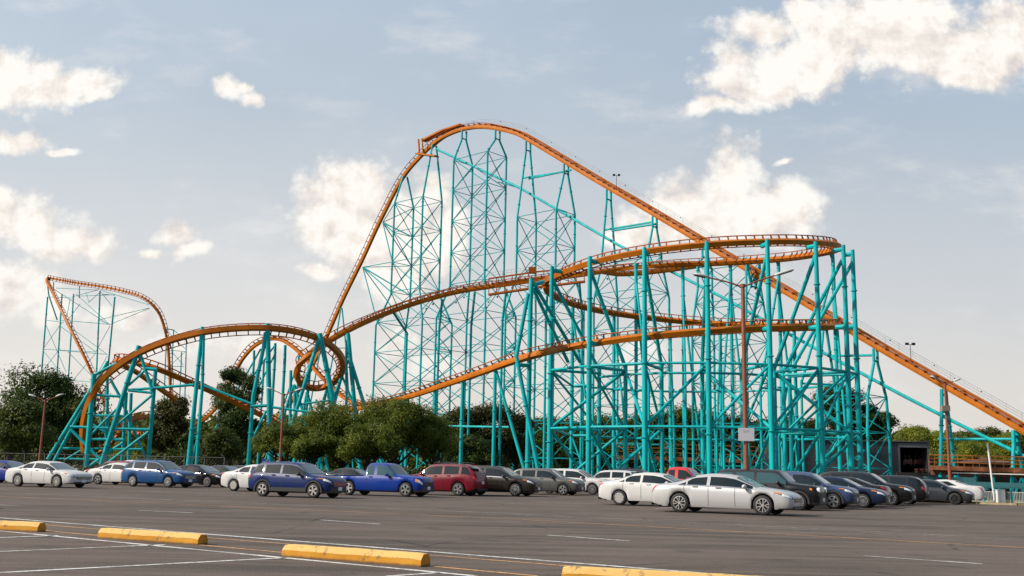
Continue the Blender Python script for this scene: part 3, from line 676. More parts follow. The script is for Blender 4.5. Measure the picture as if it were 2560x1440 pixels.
frame('leaning teal A-frame bent around the left end of the overbanked turn', [
 (((348, 864), (253, 1161)), .40, 'g'), (((350, 884), (382, 980)), .27, 'c'), (((389, 923, 150), (371, 1151, 150)), .33, 'g'), (((235, 935), (214, 1177)), .40, 'g'),
 (((268, 903, 152), (268, 1156, 152)), .27, 'g'), (((268, 908, 151), (117, 1153, 150)), .33, 'g'), (((204, 1025, 153), (136, 1151, 153)), .27, 'g'), (((275, 947, 153), (299, 990, 153), (362, 1141, 153)), .25, 'g'),
 (((316, 981, 152), (305, 1158, 152)), .28, 'g'), (((328, 983, 156), (322, 1131, 156)), .28, 'g'),
 (((238, 936), (292, 908)), .26), (((236, 987), (299, 991)), .22), (((175, 1067), (270, 1070)), .22), (((231, 1038), (311, 1040)), .2), (((290, 1072), (375, 1074)), .22), (((226, 1098), (309, 1099)), .2),
 (((158, 1121, 151), (260, 1122, 151)), .2), (((268, 1123), (355, 1123)), .2), (((321, 975), (484, 962)), .22), (((321, 976), (380, 982)), .22), (((322, 963), (361, 927)), .22), (((362, 921), (392, 924)), .28),
 (((226, 1088), (294, 1020)), .22), (((290, 1064), (380, 988)), .22), (((175, 1071), (246, 1144)), .24), (((268, 1158), (372, 1079)), .24), (((224, 1124), (251, 1146)), .22), (((268, 1132), (307, 1107)), .2), (((222, 1166), (251, 1146)), .24),
 (((161, 1151, 152), (205, 1124, 152)), .18), (((144, 1147, 153), (268, 1149, 153)), .18), (((231, 1060, 152), (300, 1105, 152)), .18), (((250, 1040, 153), (270, 1110, 153)), .18)], y=147)
frame('narrow teal A-frame under the left part of the overbanked turn', [(((506, 817), (471, 1163)), [.30, .40], 'c'), (((471, 1163), (469, 1180)), .40, 'g'), (((509, 839), (506, 963), (491, 1163)), .26, 'g'), (((503, 985), (493, 1099), (478, 1161)), .2, 'g'), (((485, 1091), (494, 1091)), .2), (((507, 963), (632, 1011)), .2), (((627, 1016), (667, 1014)), .26), (((681, 1018), (780, 1031)), .2)], y=147)
frame('tall teal A-frame at the crown of the overbanked turn', [(((669, 809), (674, 1077)), .42, 'g'), (((664, 831), (659, 869), (633, 990), (620, 1163)), .33, 'g'), (((666, 1026), (624, 1112)), .2)], y=149)
frame('teal A-frame crossing in front of the small loop', [(((799, 834), (834, 1007)), .44, 'g'), (((797, 848), (746, 1010)), .33, 'g'), (((742, 1012), (830, 1000)), .18)], y=153)
frame('teal A-frame at the right end of the small loop', [(((870, 834), (885, 998)), .40, 'g'), (((873, 889), (908, 1004)), .34, 'g'), (((870, 900), (836, 990)), .30, 'g'), (((866, 850), (866, 1000)), .25, 'g'), (((855, 940), (880, 1000)), .22, 'g'), (((855, 940), (838, 1005)), .22, 'g')], y=168)
frame('cluster of short teal legs under the small loop', [(((735, 962), (718, 1012)), .30, 'g'), (((735, 962), (752, 1012)), .30, 'g'), (((737, 965), (737, 1000)), .30, 'g'), (((767, 980), (760, 1020)), .28, 'g'), (((767, 980), (778, 1020)), .28, 'g'), (((817, 974), (806, 1012)), .28, 'g'), (((817, 974), (826, 1012)), .28, 'g'), (((776, 905), (768, 1000)), .28, 'g'), (((727, 926), (726, 1000)), .3, 'g'), (((790, 1000), (830, 1060)), .22, 'g'), (((700, 1040), (740, 1090)), .22, 'g'), (((850, 1050), (800, 1100)), .24, 'g')], y=171)
frame('teal posts and rakers under the small hill', [(((635, 876), (635, 900)), .3, 'v'), (((652, 872), (612, 942)), .22, 'g'), (((688, 858), (687, 900)), .34, 'v'), (((685, 866), (622, 955)), .22, 'g'), (((713, 863), (712, 900)), .36, 'v'), (((747, 890), (746, 930)), .28, 'v'), (((747, 900), (720, 980)), .2, 'g'), (((690, 880), (660, 940)), .2, 'g'), (((772, 908), (771, 930)), .26, 'v'), (((660, 900), (658, 940)), .26, 'v')], y=216)
frame('slender teal A-frame under the foot of the first drop', [(((852, 770), (838, 860), (820, 960)), .2, 'g'), (((855, 770), (864, 860), (870, 960)), .2, 'g'), (((842, 870), (866, 870)), .12), (((800, 880), (785, 960)), .2, 'g')], y=252)
# far turnaround tower
ftl = [(((119, 742, 322), (104, 930, 322)), .26, 'g'), (((155, 735, 330), (143, 930, 330)), .26, 'g'), (((184, 735, 318), (172, 930, 318)), .24, 'g'), (((118, 705, 322), (122, 738, 322), (143, 800, 326)), .24), (((250, 728, 312), (240, 960, 312)), .26, 'g'), (((287, 742, 305), (266, 960, 305)), .28, 'g'), (((199, 715, 316), (198, 745, 316)), .18), (((134, 705, 322), (134, 725, 322)), .18)]
for a_, b_ in (((119, 742), (184, 745)), ((112, 800), (160, 806)), ((150, 800), (275, 811)), ((245, 800), (275, 811)), ((107, 873), (240, 880)), ((150, 876), (268, 886)), ((140, 720), (245, 725)), ((134, 722), (270, 810)), ((190, 735), (275, 812)), ((200, 740), (285, 737)), ((180, 742), (248, 724)), ((250, 725), (372, 762)), ((287, 738), (255, 735)), ((250, 727), (280, 765)),
                ((246, 800), (372, 770)), ((275, 811), (375, 770)), ((113, 808), (165, 930)), ((155, 806), (108, 872)), ((165, 810), (268, 886)), ((170, 880), (240, 950)), ((150, 815), (240, 880)), ((275, 815), (240, 878)), ((107, 875), (150, 930)), ((240, 882), (175, 960)), ((268, 890), (230, 960)), ((160, 950), (235, 955)), ((150, 872), (104, 930)), ((200, 760), (170, 800)), ((215, 730), (222, 756)), ((222, 756), (250, 730)), ((175, 750), (165, 800))):
    ftl.append((((a_[0], a_[1], 316), (b_[0], b_[1], 312)), .10))
frame('thin lattice tower inside the far turnaround', ftl)
ftl = [(((417, 822, 312), (410, 1000, 312)), .2, 'g'), (((434, 825, 316), (426, 1000, 316)), .2, 'g'), (((466, 850, 312), (462, 1000, 312)), .2, 'g'), (((454, 880, 318), (449, 1000, 318)), .2, 'g'), (((417, 822, 312), (434, 825, 316), (466, 852, 312)), .16)]
for a_, b_ in (((420, 875), (464, 879)), ((418, 916), (460, 916)), ((420, 830), (463, 872)), ((430, 880), (458, 912)), ((462, 880), (424, 915)), ((415, 945), (455, 948)), ((420, 918), (455, 945)), ((432, 848), (464, 850))): ftl.append((((a_[0], a_[1], 313), (b_[0], b_[1], 315)), .09))
frame('thin lattice tower right of the far turnaround', ftl)

# ------------------------------------------------------------------ trees
def leafmat(name, a_, b_, trans=.35):
    if name in M: return M[name]
    mt = bpy.data.materials.new(name); mt.use_nodes = True; t = NT(mt.node_tree); b = mt.node_tree.nodes['Principled BSDF']
    g_ = t.n('ShaderNodeTexCoord'); n1 = t.noise(g_.outputs['Object'], .45, 4, .6); n2 = t.noise(g_.outputs['Object'], 3.5, 3)
    c = t.mix(t.sm(t.m('ADD', n1, t.m('MULTIPLY', n2, .4)), .5, .95), (*a_, 1), (*b_, 1))
    t.L.new(c, b.inputs['Base Color']); b.inputs['Roughness'].default_value = .55; b.inputs['Specular IOR Level'].default_value = .3
    tr = t.n('ShaderNodeBsdfTranslucent'); t.L.new(c, tr.inputs[0]); mx = t.n('ShaderNodeMixShader'); mx.inputs[0].default_value = trans
    t.L.new(b.outputs[0], mx.inputs[1]); t.L.new(tr.outputs[0], mx.inputs[2]); t.L.new(mx.outputs[0], mt.node_tree.nodes['Material Output'].inputs[0])
    M[name] = mt; return mt
LEAF = {'green': leafmat('oak_leaves', (.050, .085, .009), (.19, .22, .024), .45), 'dark': leafmat('dark_leaves', (.022, .046, .008), (.085, .122, .018), .35),
        'brown': leafmat('olive_brown_leaves', (.030, .038, .009), (.100, .096, .022), .35), 'lime': leafmat('sunny_leaves', (.12, .16, .016), (.34, .36, .04), .5),
        'mid': leafmat('mid_green_leaves', (.040, .064, .012), (.13, .155, .026), .4)}
BARK = mat('bark', (.045, .032, .022), .95, var=.4, vscale=3, bump=.5, bscale=9)
def tree(px, py_top, w_px, py_bot, Y, kind, lab, seed, name='broadleaf_tree', leaves=7000, lsz=.38, group=None, depth=.8, lobes=26, flat=.0):
    rnd = random.Random(seed); x = pxX(px, Y); z0 = gz(Y); zt = P(px, py_top, Y).z; zb = max(z0 + .3, P(px, py_bot, Y).z); rx = w_px / 2 * Y / F; hz_ = (zt - zb) / 2
    o = empty(name, (x, Y, z0), 0, lab, 'tree', group)
    c0 = V((0, 0, zb - z0 + hz_)); lob = []
    for i in range(lobes):
        a_ = rnd.uniform(0, 2 * math.pi); e = rnd.uniform(-.8, 1); q_ = rnd.uniform(.30, .86)
        ce = math.sqrt(max(.15, 1 - e * e * .7))
        c = c0 + V((math.cos(a_) * rx * q_ * ce, math.sin(a_) * rx * depth * q_ * ce, e * hz_ * .66))
        lob.append((c, rnd.uniform(.17, .40) * min(rx, hz_ * 1.3)))
    lob.append((c0 + V((rnd.uniform(-.2, .2) * rx, 0, hz_ * .62)), .36 * min(rx, hz_))); lob.append((c0, .6 * min(rx, hz_)))
    leaves = int(leaves * 1.9); lsz *= .72; mb = MB(); tot = sum(r * r for c, r in lob)
    for c, r in lob:
        n_ = int(leaves * r * r / tot); sq = rnd.uniform(.62, .85)
        for k in range(n_):
            d = V((rnd.gauss(0, 1), rnd.gauss(0, 1), rnd.gauss(0, 1))).normalized()
            rr = r * (1 - abs(rnd.gauss(0, .28))) * (1 + .55 * mnoise.noise(d * 2.1 + c * .7)) if k % 5 else r * rnd.uniform(.9, 1.45)
            p = c + V((d.x * rr, d.y * rr, d.z * rr * sq))
            if p.z < .25: continue
            nn = (d + V((rnd.gauss(0, .6), rnd.gauss(0, .6), rnd.gauss(.35, .6)))).normalized()
            t_ = nn.orthogonal().normalized(); t_.rotate(Matrix.Rotation(rnd.uniform(0, 6.28), 3, nn)); u_ = nn.cross(t_); s_ = lsz * rnd.uniform(.55, 1.25)
            mb.poly([p - t_ * s_ * .6, p + u_ * s_ * .35 - t_ * s_ * .05, p + t_ * s_ * .6, p - u_ * s_ * .35 + t_ * s_ * .05])
    mb.build('crown', LEAF[kind], o, local=True)
    tk = MB(); r0 = max(.16, min(.5, (zt - z0) * .03)); top = c0 + V((0, 0, hz_ * .3))
    tk.tube([(0, 0, -.2), (.05, 0, c0.z * .35), (-.1 * r0, .1, c0.z * .75), top], [r0 * 1.35, r0, r0 * .8, r0 * .3], 8)
    for c, r in lob[::2]:
        s_ = V((0, 0, c0.z * rnd.uniform(.3, .7))); tk.tube([s_, s_.lerp(c, .5) + V((0, 0, -.2)), c], [r0 * .5, r0 * .32, r0 * .1], 5)
    tk.build('trunk', BARK, o, local=True); return o
GT = 'trees around the coaster'
T_ = [
 (20, 990, 190, 1172, 118, 'mid', 'green tree at the left edge behind the lamp post', 11, 9000, .4),
 (85, 903, 250, 1150, 165, 'dark', 'tall dark tree with a ragged top at the far left', 12, 12000, .5),
 (172, 965, 150, 1165, 166, 'mid', 'dark green tree right of the tallest left tree, touching the teal frames', 13, 8000, .5),
 (110, 1060, 150, 1180, 160, 'dark', 'low dark tree below the tallest left tree', 14, 6000, .5),
 (425, 972, 130, 1175, 178, 'brown', 'dark olive tree standing between the two left A-frames', 15, 9000, .5),
 (478, 1075, 100, 1178, 176, 'dark', 'low bushy tree right of the dark olive tree', 17, 4500, .5),
 (572, 896, 145, 1100, 184, 'dark', 'tallest dark tree behind the overbanked turn, round topped', 16, 11000, .5),
 (600, 1000, 120, 1178, 180, 'dark', 'dark tree below the round topped tree', 18, 8000, .5),
 (545, 1060, 120, 1180, 172, 'mid', 'shaded green tree right of the narrow A-frame', 19, 7000, .45),
 (715, 1052, 190, 1150, 94, 'green', 'broad green tree at the left of the clump behind the blue cars', 21, 13500, .22),
 (850, 1003, 230, 1150, 97, 'green', 'broad green tree in the middle of the clump behind the blue cars', 22, 18000, .22),
 (985, 992, 230, 1155, 96, 'green', 'tallest broad green tree of the clump behind the blue pickup', 23, 18000, .22),
 (1085, 1030, 150, 1165, 98, 'green', 'green tree at the right end of the clump behind the red car', 24, 12000, .22),
 (780, 1075, 150, 1160, 91, 'green', 'low sunlit tree in front of the clump behind the blue cars', 25, 10500, .22),
 (920, 1060, 170, 1160, 90, 'green', 'sunlit round tree at the front of the clump', 26, 12000, .22),
 (1150, 1000, 130, 1190, 188, 'brown', 'dark brownish tree behind the first post of the helix exit', 31, 8000, .5),
 (1225, 995, 150, 1190, 190, 'brown', 'wide dark brownish tree behind the helix exit posts', 32, 9000, .5),
 (1290, 1015, 110, 1190, 192, 'brown', 'dark brownish tree next to the kinked support', 33, 7000, .5),
 (1180, 1080, 160, 1195, 180, 'dark', 'low dark tree in front of the brownish trees', 34, 7000, .5),
 (2105, 948, 150, 1110, 205, 'dark', 'big dark tree behind the right end of the helix', 41, 10000, .5),
 (2185, 1000, 110, 1120, 206, 'dark', 'dark tree right of the big dark tree above the grey shed', 42, 7000, .5),
 (2030, 1040, 110, 1150, 204, 'dark', 'low dark tree left of the big dark tree', 43, 6000, .5),
 (1975, 1035, 90, 1150, 214, 'mid', 'green tree behind the tallest helix column', 44, 5000, .5),
 (2290, 1058, 120, 1160, 230, 'lime', 'bright yellow green tree right of the shed roof', 45, 8000, .5),
 (2355, 1075, 110, 1190, 226, 'lime', 'bright tree behind the right lamp post', 46, 7000, .5),
 (2440, 1070, 120, 1190, 240, 'mid', 'green tree between the two lift A-frames', 47, 7000, .5),
 (2510, 1078, 110, 1200, 222, 'lime', 'bright tree below the right end of the lift', 48, 7000, .5),
 (2450, 1100, 130, 1190, 215, 'lime', 'low bright tree above the brown roof', 49, 6000, .45),
 (2575, 1060, 120, 1200, 238, 'mid', 'green tree cut off by the right edge', 50, 6000, .5),
 (2480, 1058, 70, 1150, 262, 'mid', 'darker distant tree top under the lift', 51, 4000, .5)]
for px, pt, wp, pb, Y, kd, lab, sd_, lv, ls in T_: tree(px, pt, wp, pb, Y, kd, lab, sd_, leaves=lv, lsz=ls, group='green clump trees behind the parked cars' if Y < 100 else GT)
for k, (px, pt, wp, kd) in enumerate(((1345, 1042, 120, 'green'), (1420, 1050, 130, 'mid'), (1500, 1036, 120, 'green'), (1580, 1040, 120, 'green'), (1655, 1030, 110, 'mid'), (1722, 1012, 120, 'green'), (1790, 1035, 110, 'brown'), (1850, 1040, 120, 'brown'), (1905, 1046, 100, 'green'))):
    tree(px, pt - 12, wp * 1.25, 1190, 262, kd, ['distant green tree seen between the helix columns, first from the left', 'darker distant tree seen low through the helix legs', 'distant tree behind the third helix column', 'distant green tree left of the tallest far tree', 'dark distant tree just left of the tallest far tree', 'tallest of the distant trees seen through the helix', 'brownish distant tree left of the brown lamp pole', 'brownish distant tree behind the white sign', 'distant tree right of the brown lamp pole'][k], 60 + k, leaves=7000, lsz=.75, group='distant trees behind the helix')
for k, (px, pt, wp, Y, lab) in enumerate(((300, 1085, 70, 225, 'sunlit yellow green bush seen through the left teal frame'), (345, 1100, 60, 222, 'small bright bush left of the dark olive tree'))):
    tree(px, pt, wp, 1190, Y, 'lime', lab, 80 + k, leaves=3500, lsz=.5, name='bush', group=GT)
hd = MB(); rnd = random.Random(5)
for k in range(60000):                                 # dark undergrowth line behind everything
    x = rnd.uniform(-190, 170); y = 275 + rnd.uniform(0, 18); z = rnd.uniform(0, 1) ** .75 * (15 + 3.5 * mnoise.noise(V((x * .06, 0, 0))) + 2.5 * mnoise.noise(V((x * .3, 0, 0))))
    p = V((x, y, z + DIP)); nn = V((rnd.gauss(0, .6), -1, rnd.gauss(.4, .5))).normalized(); t_ = nn.orthogonal().normalized(); u_ = nn.cross(t_); s_ = rnd.uniform(.45, .95)
    hd.poly([p - t_ * s_, p + u_ * s_ * .6, p + t_ * s_, p - u_ * s_ * .6])
tag(hd.build('undergrowth', LEAF['green']), 'dark undergrowth and far wood behind the coaster', 'undergrowth', kind='stuff')
sc_ = MB()
for k in range(9000):                                 # scrub along the fence on the left
    x = rnd.uniform(-58, -6); y = 86 + rnd.uniform(0, 8); z = rnd.uniform(0, 1) * (1.6 + 1.2 * mnoise.noise(V((x * .3, 1, 0))))
    p = V((x, y, z + gz(y))); nn = V((rnd.gauss(0, .6), -1, rnd.gauss(.4, .5))).normalized(); t_ = nn.orthogonal().normalized(); u_ = nn.cross(t_); s_ = rnd.uniform(.12, .26)
    sc_.poly([p - t_ * s_, p + u_ * s_ * .6, p + t_ * s_, p - u_ * s_ * .6])
tag(sc_.build('scrub', LEAF['brown']), 'low dark scrub along the fence at the back of the lot', 'scrub', kind='stuff')

# ------------------------------------------------------------------ cars
def interp(tb, x):
    if x <= tb[0][0]: return tb[0][1]
    for (a_, va), (b_, vb) in zip(tb[:-1], tb[1:]):
        if x <= b_:
            return va + (vb - va) * (x - a_) / max(b_ - a_, 1e-6)
    return tb[-1][1]
def smooth_tb(tb, n=160, it=5):
    xs_ = [i / n for i in range(n + 1)]; ys_ = [interp(tb, x) for x in xs_]
    for _ in range(it): ys_ = [ys_[0]] + [(ys_[i - 1] + 2 * ys_[i] + ys_[i + 1]) / 4 for i in range(1, n)] + [ys_[-1]]
    return list(zip(xs_, ys_))
PROF = {
 'sedan': dict(top=[(0, .50), (.012, .64), (.03, .70), (.10, .735), (.165, .755), (.33, .955), (.43, 1.0), (.53, .99), (.61, .945), (.765, .68), (.85, .645), (.93, .60), (.975, .545), (.993, .50), (1, .46)],
    belt=[(0, .49), (.03, .655), (.16, .69), (.3, .68), (.5, .655), (.7, .63), (.77, .615), (.9, .575), (.97, .515), (1, .44)], win=(.215, .735), pil=[(.425, .012), (.27, .006)], ws=(.61, .768), rw=(.175, .33), roof=.70),
 'coupe': dict(top=[(0, .55), (.012, .68), (.03, .74), (.15, .765), (.31, .965), (.41, 1.0), (.5, .985), (.57, .93), (.69, .705), (.82, .67), (.93, .61), (.975, .53), (1, .42)],
    belt=[(0, .53), (.03, .69), (.16, .73), (.4, .705), (.65, .665), (.7, .65), (.9, .58), (.97, .5), (1, .4)], win=(.29, .665), pil=[], ws=(.565, .695), rw=(.16, .31), roof=.68),
 'suv': dict(top=[(0, .48), (.008, .60), (.025, .71), (.05, .79), (.115, .94), (.19, .985), (.38, 1.0), (.53, .985), (.60, .945), (.74, .665), (.80, .64), (.93, .60), (.975, .55), (.993, .51), (1, .47)],
    belt=[(0, .47), (.03, .63), (.15, .645), (.4, .625), (.7, .60), (.75, .59), (.93, .555), (.975, .51), (1, .45)], win=(.075, .70), pil=[(.415, .014), (.205, .016)], ws=(.60, .745), rw=(.045, .12), roof=.77),
 'boxy': dict(top=[(0, .50), (.006, .66), (.02, .80), (.045, .95), (.09, .985), (.35, 1.0), (.58, .985), (.625, .95), (.725, .68), (.78, .655), (.93, .62), (.98, .59), (1, .52)],
    belt=[(0, .49), (.03, .62), (.4, .615), (.7, .605), (.75, .60), (.93, .575), (.98, .52), (1, .42)], win=(.05, .70), pil=[(.41, .014), (.205, .018)], ws=(.625, .728), rw=(.02, .06), roof=.82),
 'pickup': dict(top=[(0, .57), (.005, .60), (.39, .605), (.395, .62), (.415, .94), (.44, .985), (.52, 1.0), (.59, .985), (.625, .95), (.725, .655), (.78, .635), (.94, .60), (.985, .57), (1, .50)],
    belt=[(0, .56), (.39, .585), (.72, .58), (.78, .575), (.94, .55), (.985, .50), (1, .41)], win=(.425, .70), pil=[(.515, .017)], ws=(.625, .73), rw=None, roof=.80)}
PLAN = [(0, .74), (.012, .84), (.035, .92), (.09, .975), (.2, 1), (.78, 1), (.88, .975), (.945, .925), (.975, .85), (.992, .74), (1, .62)]
PLANP = [(0, .97), (.02, .985), (.1, 1), (.8, 1), (.92, .97), (.965, .91), (.99, .80), (1, .72)]
WH = {}
def wheel_mesh(r, style):
    k = (round(r, 3), style)
    if k in WH: return WH[k]
    t_ = MB(); n = 36; pf = [(r * .66, .11), (r * .72, .118), (r * .93, .105), (r * .985, .085), (r, .05), (r, -.05), (r * .985, -.085), (r * .93, -.105), (r * .66, -.11)]
    t_.grid([[(q_ * math.cos(2 * math.pi * i / n), y, q_ * math.sin(2 * math.pi * i / n)) for q_, y in pf] for i in range(n + 1)])
    to = t_.build('wheel', RUBB, None, smooth=True); tm = to.data; bpy.data.objects.remove(to)
    b = MB(); R_ = r * .70
    b.cur = 1; b.grid([[(q_ * math.cos(2 * math.pi * i / n), y, q_ * math.sin(2 * math.pi * i / n)) for q_, y in ((R_, -.095), (R_ * .9, -.05), (0.001, -.045))] for i in range(n + 1)])
    b.cur = 0; b.grid([[(q_ * math.cos(2 * math.pi * i / n), y, q_ * math.sin(2 * math.pi * i / n)) for q_, y in ((R_ * 1.02, -.108), (R_ * .9, -.112), (R_ * .88, -.09))] for i in range(n + 1)])
    ns, wd = {'five': (5, .34), 'ten': (10, .15), 'y': (5, .16), 'cover': (8, .46), 'multi': (14, .12), 'dark5': (5, .26)}[style]
    for s_ in range(ns):
        a0 = 2 * math.pi * s_ / ns + .3
        segs = [(a0, a0, wd)] if style != 'y' else [(a0, a0 + .28, .12), (a0, a0 - .28, .12)]
        for a1, a2, w_ in segs:
            pi_, po = (.2 * R_), R_ * .93
            d1 = V((math.cos(a1), 0, math.sin(a1))); d2 = V((math.cos(a2), 0, math.sin(a2))); x1 = V((-d1.z, 0, d1.x)); x2 = V((-d2.z, 0, d2.x)); yo = V((0, -.108, 0)); yi = V((0, -.06, 0))
            h1 = w_ * R_ * .34; h2 = w_ * R_ * .62
            A_ = [d1 * pi_ - x1 * h1 + yo, d1 * pi_ + x1 * h1 + yo, d2 * po + x2 * h2 + yo, d2 * po - x2 * h2 + yo]; b.poly(A_)
            B_ = [p - yo + yi for p in A_]
            for i in range(4): b.poly([A_[i], A_[(i + 1) % 4], B_[(i + 1) % 4], B_[i]])
    b.tube([(0, -.06, 0), (0, -.112, 0)], R_ * .22, 12)
    ro = b.build('rim', [BLACK if style == 'dark5' else ALLOY, RIMD], None); rm = ro.data; bpy.data.objects.remove(ro)
    WH[k] = (tm, rm); return WH[k]
def paint(name, col, metal=0.0):
    return mat(name, col, .34 if metal else .4, metal, .5, spec=.2)
def car(px, Y, left, typ, L_, W_, H_, WB, r, paintm, lab, cat='car', rim='five', glass=None, clad=False, rails=False, name='parked_car', plate=True, spoiler=False, ang=23, fo=None, lamp=None, chrome=False, grille='bars', dx=0):
    L_ *= 1.06; WB *= 1.06
    if px > 1600: ang = 29
    pr = PROF[typ]; top = smooth_tb(pr['top'], it=3); belt = smooth_tb(pr['belt'], it=6); pln = PLANP if typ in ('pickup', 'boxy') else PLAN
    o = empty(name, (pxX(px, Y) + math.sin(R(ang)) * (W_ / 2 - .1), Y + math.cos(R(ang)) * (W_ / 2 - .1), 0.003), R(-ang) if not left else R(180 - ang), lab, cat, 'cars parked in the lot')
    fo = fo or (L_ - WB) * .47; xf = L_ - fo; xr_ = xf - WB; xc = (xf + xr_) / 2; gl = glass or GLASS; ra = r * 1.16
    bm_ = max(v for _, v in pr['belt']); sill = .235 if typ in ('sedan', 'coupe') else .30
    def zlow(x):
        z = sill + (.02 if x < .5 or x > L_ - .5 else -.02)
        if x < .35: z += (.35 - x) * .25
        if x > L_ - .3: z += (x - L_ + .3) * .10
        for xw in (xr_, xf):
            d = abs(x - xw)
            if d < ra: z = max(z, r + math.sqrt(ra * ra - d * d) * 1.0)
        return z
    def rows_at(x):
        f_ = x / L_; w_ = W_ / 2 * interp(pln, f_); zb = interp(belt, f_) * H_; zt = interp(top, f_) * H_; zl = min(zlow(x), zb - .05)
        fr = max(0, min(1, (zt - zb) / max(.01, (1 - bm_) * H_))); wr = w_ * (.86 + (pr['roof'] - .86) * fr)
        z6 = max(zb + .012, zt - .03 - .05 * fr)
        zs = min(zlow(x), sill + .1) 
        return [(w_ * .93, zl), (w_ * .975, zl + .12 * (zb - zl)), (w_ * 1.0, zl + .40 * (zb - zl)), (w_ * 1.0, zl + .74 * (zb - zl)), (w_ * .972, zb - .025), (w_ * .945, zb + .006), (wr, z6), (wr * .80, zt - .012), (wr * .4, zt - .002), (0, zt)]
    def sf(x, t, off=0.0, sgn=-1):
        def ev(x, t):
            rw_ = rows_at(max(0, min(L_, x))); i = min(int(t), 8); f_ = t - i; a_, b_ = rw_[i], rw_[i + 1]
            return V((x - xc, sgn * (a_[0] + (b_[0] - a_[0]) * f_), a_[1] + (b_[1] - a_[1]) * f_))
        p = ev(x, t)
        if off:
            du = ev(x + .02, t) - ev(x - .02, t); dv = ev(x, min(8.99, t + .05)) - ev(x, max(0, t - .05)); n = du.cross(dv); n = n.normalized() if n.length > 1e-9 else V((0, 0, 1))
            if n.dot(V((0, p.y, max(.05, p.z - H_ * .45)))) < 0: n = -n
            p = p + n * off
        return p
    xs_ = set([0, .006, .02, .05, .09, .14, .2, L_ - .006, L_ - .02, L_ - .05, L_ - .09, L_ - .15, L_])
    k = .0
    while k < L_: xs_.add(round(k, 3)); k += .085
    for xw in (xr_, xf):
        for q_ in range(-10, 11): xs_.add(round(xw + ra * math.sin(q_ / 10 * math.pi / 2) * .9995, 4))
    xs_ = sorted(x for x in xs_ if 0 <= x <= L_)
    mb = MB(); grid_ = []
    for x in xs_:
        rw_ = rows_at(x); grid_.append([(x - xc, -y, z) for y, z in rw_] + [(x - xc, y, z) for y, z in reversed(rw_[:-1])])
    mb.grid(grid_); nn = len(grid_[0])
    for gi, rev in ((0, True), (-1, False)):
        b0 = mb.add(grid_[gi])
        for i in range((nn - 1) // 2):
            q_ = (b0 + i, b0 + i + 1, b0 + nn - 2 - i, b0 + nn - 1 - i); mb.q(*(q_ if not rev else tuple(reversed(q_))))
    body = mb.build('body', paintm, o, smooth=True, local=True, fix=True)
    body.data.set_sharp_from_angle(angle=R(38))
    # dark underbody with arches
    ub = MB(); ub.box((L_ / 2 - xc, 0, .34), (L_ - .5, W_ - .56, .26))
    for xw in (xr_, xf):
        for sg in (-1, 1):
            ub.grid([[(xw - xc + ra * 1.0 * math.cos(a_), sg * y, r + ra * 1.0 * math.sin(a_)) for y in (W_ / 2 * .955, W_ / 2 - .36)] for a_ in [math.pi * i / 14 for i in range(15)]])
            n0_ = ub.add([(xw - xc + ra * math.cos(math.pi * i / 14), sg * (W_ / 2 - .36), r + ra * math.sin(math.pi * i / 14)) for i in range(15)] + [(xw - xc - ra, sg * (W_ / 2 - .36), .2), (xw - xc + ra, sg * (W_ / 2 - .36), .2)]); ub.q(*range(n0_, n0_ + 17))
    for sg in (-1, 1): ub.box((L_ / 2 - xc, sg * (W_ / 2 - .12), sill + .04), (WB - 2 * ra, .10, .10))
    ub.build('underbody', TRIM, o, local=True)
    def patch(nm, mt, x0, x1, t0, t1, sgn, off=.008, nx=14, nt=4, parent=o, tf=None):
        mb = MB(); rows = []
        for i in range(nx + 1):
            x = x0 + (x1 - x0) * i / nx; a_, b_ = (t0, t1) if tf is None else tf(x, t0, t1)
            rows.append([sf(x, a_ + (b_ - a_) * j / nt, off, sgn) for j in range(nt + 1)])
        mb.grid(rows); return mb.build(nm, mt, parent, smooth=True, local=True)
    # side windows
    wa, wb_ = pr['win'][0] * L_, pr['win'][1] * L_
    pils = sorted(pr['pil']); edges = [wa]; 
    for c_, h_ in pils: edges += [(c_ - h_) * L_, (c_ + h_) * L_]
    edges.append(wb_)
    def tfw(x, a_, b_):
        b2 = b_
        if typ in ('sedan', 'coupe', 'suv'): b2 = min(b_, a_ + .06 + (x - wa) / (.10 * L_ if typ != 'suv' else .05 * L_) * .8)
        return a_, b2
    for sgn in (-1, 1):
        for i in range(0, len(edges), 2): patch('window', gl, edges[i], edges[i + 1], 5.10, 5.88, sgn, .006, 16, 3, tf=tfw)
        if chrome: patch('window_trim', CHROME, wa, wb_, 4.93, 5.09, sgn, .009, 16, 1)
    def wide(nm, mt, x0, x1, t0, off=.007):
        mb = MB(); rows = []
        for i in range(9):
            x = x0 + (x1 - x0) * i / 8; ts_ = [t0 + (9 - t0) * j / 7 for j in range(8)]
            rows.append([sf(x, t, off, -1) for t in ts_] + [sf(x, t, off, 1) for t in reversed(ts_[:-1])])
        mb.grid(rows); return mb.build(nm, mt, o, smooth=True, local=True)
    wide('windshield', GLASL if gl is GLASL else WSG, pr['ws'][0] * L_ + .04, pr['ws'][1] * L_ - .05, 6.12)
    if pr['rw']: wide('rear_window', gl, pr['rw'][0] * L_ + .04, pr['rw'][1] * L_ - .04, 6.15)
    else:
        mb = MB(); xx = .4055 * L_ - xc; mb.poly([(xx - .02, -.60, H_ * .66), (xx - .02, .60, H_ * .66), (xx + .012, .55, H_ * .90), (xx + .012, -.55, H_ * .90)]); mb.build('rear_window', gl, o, local=True)
        bd = MB(); bd.box((.2 * L_ - xc, 0, H_ * .612), (.37 * L_, W_ - .26, .02)); bd.build('bed_floor', TRIM, o, local=True)
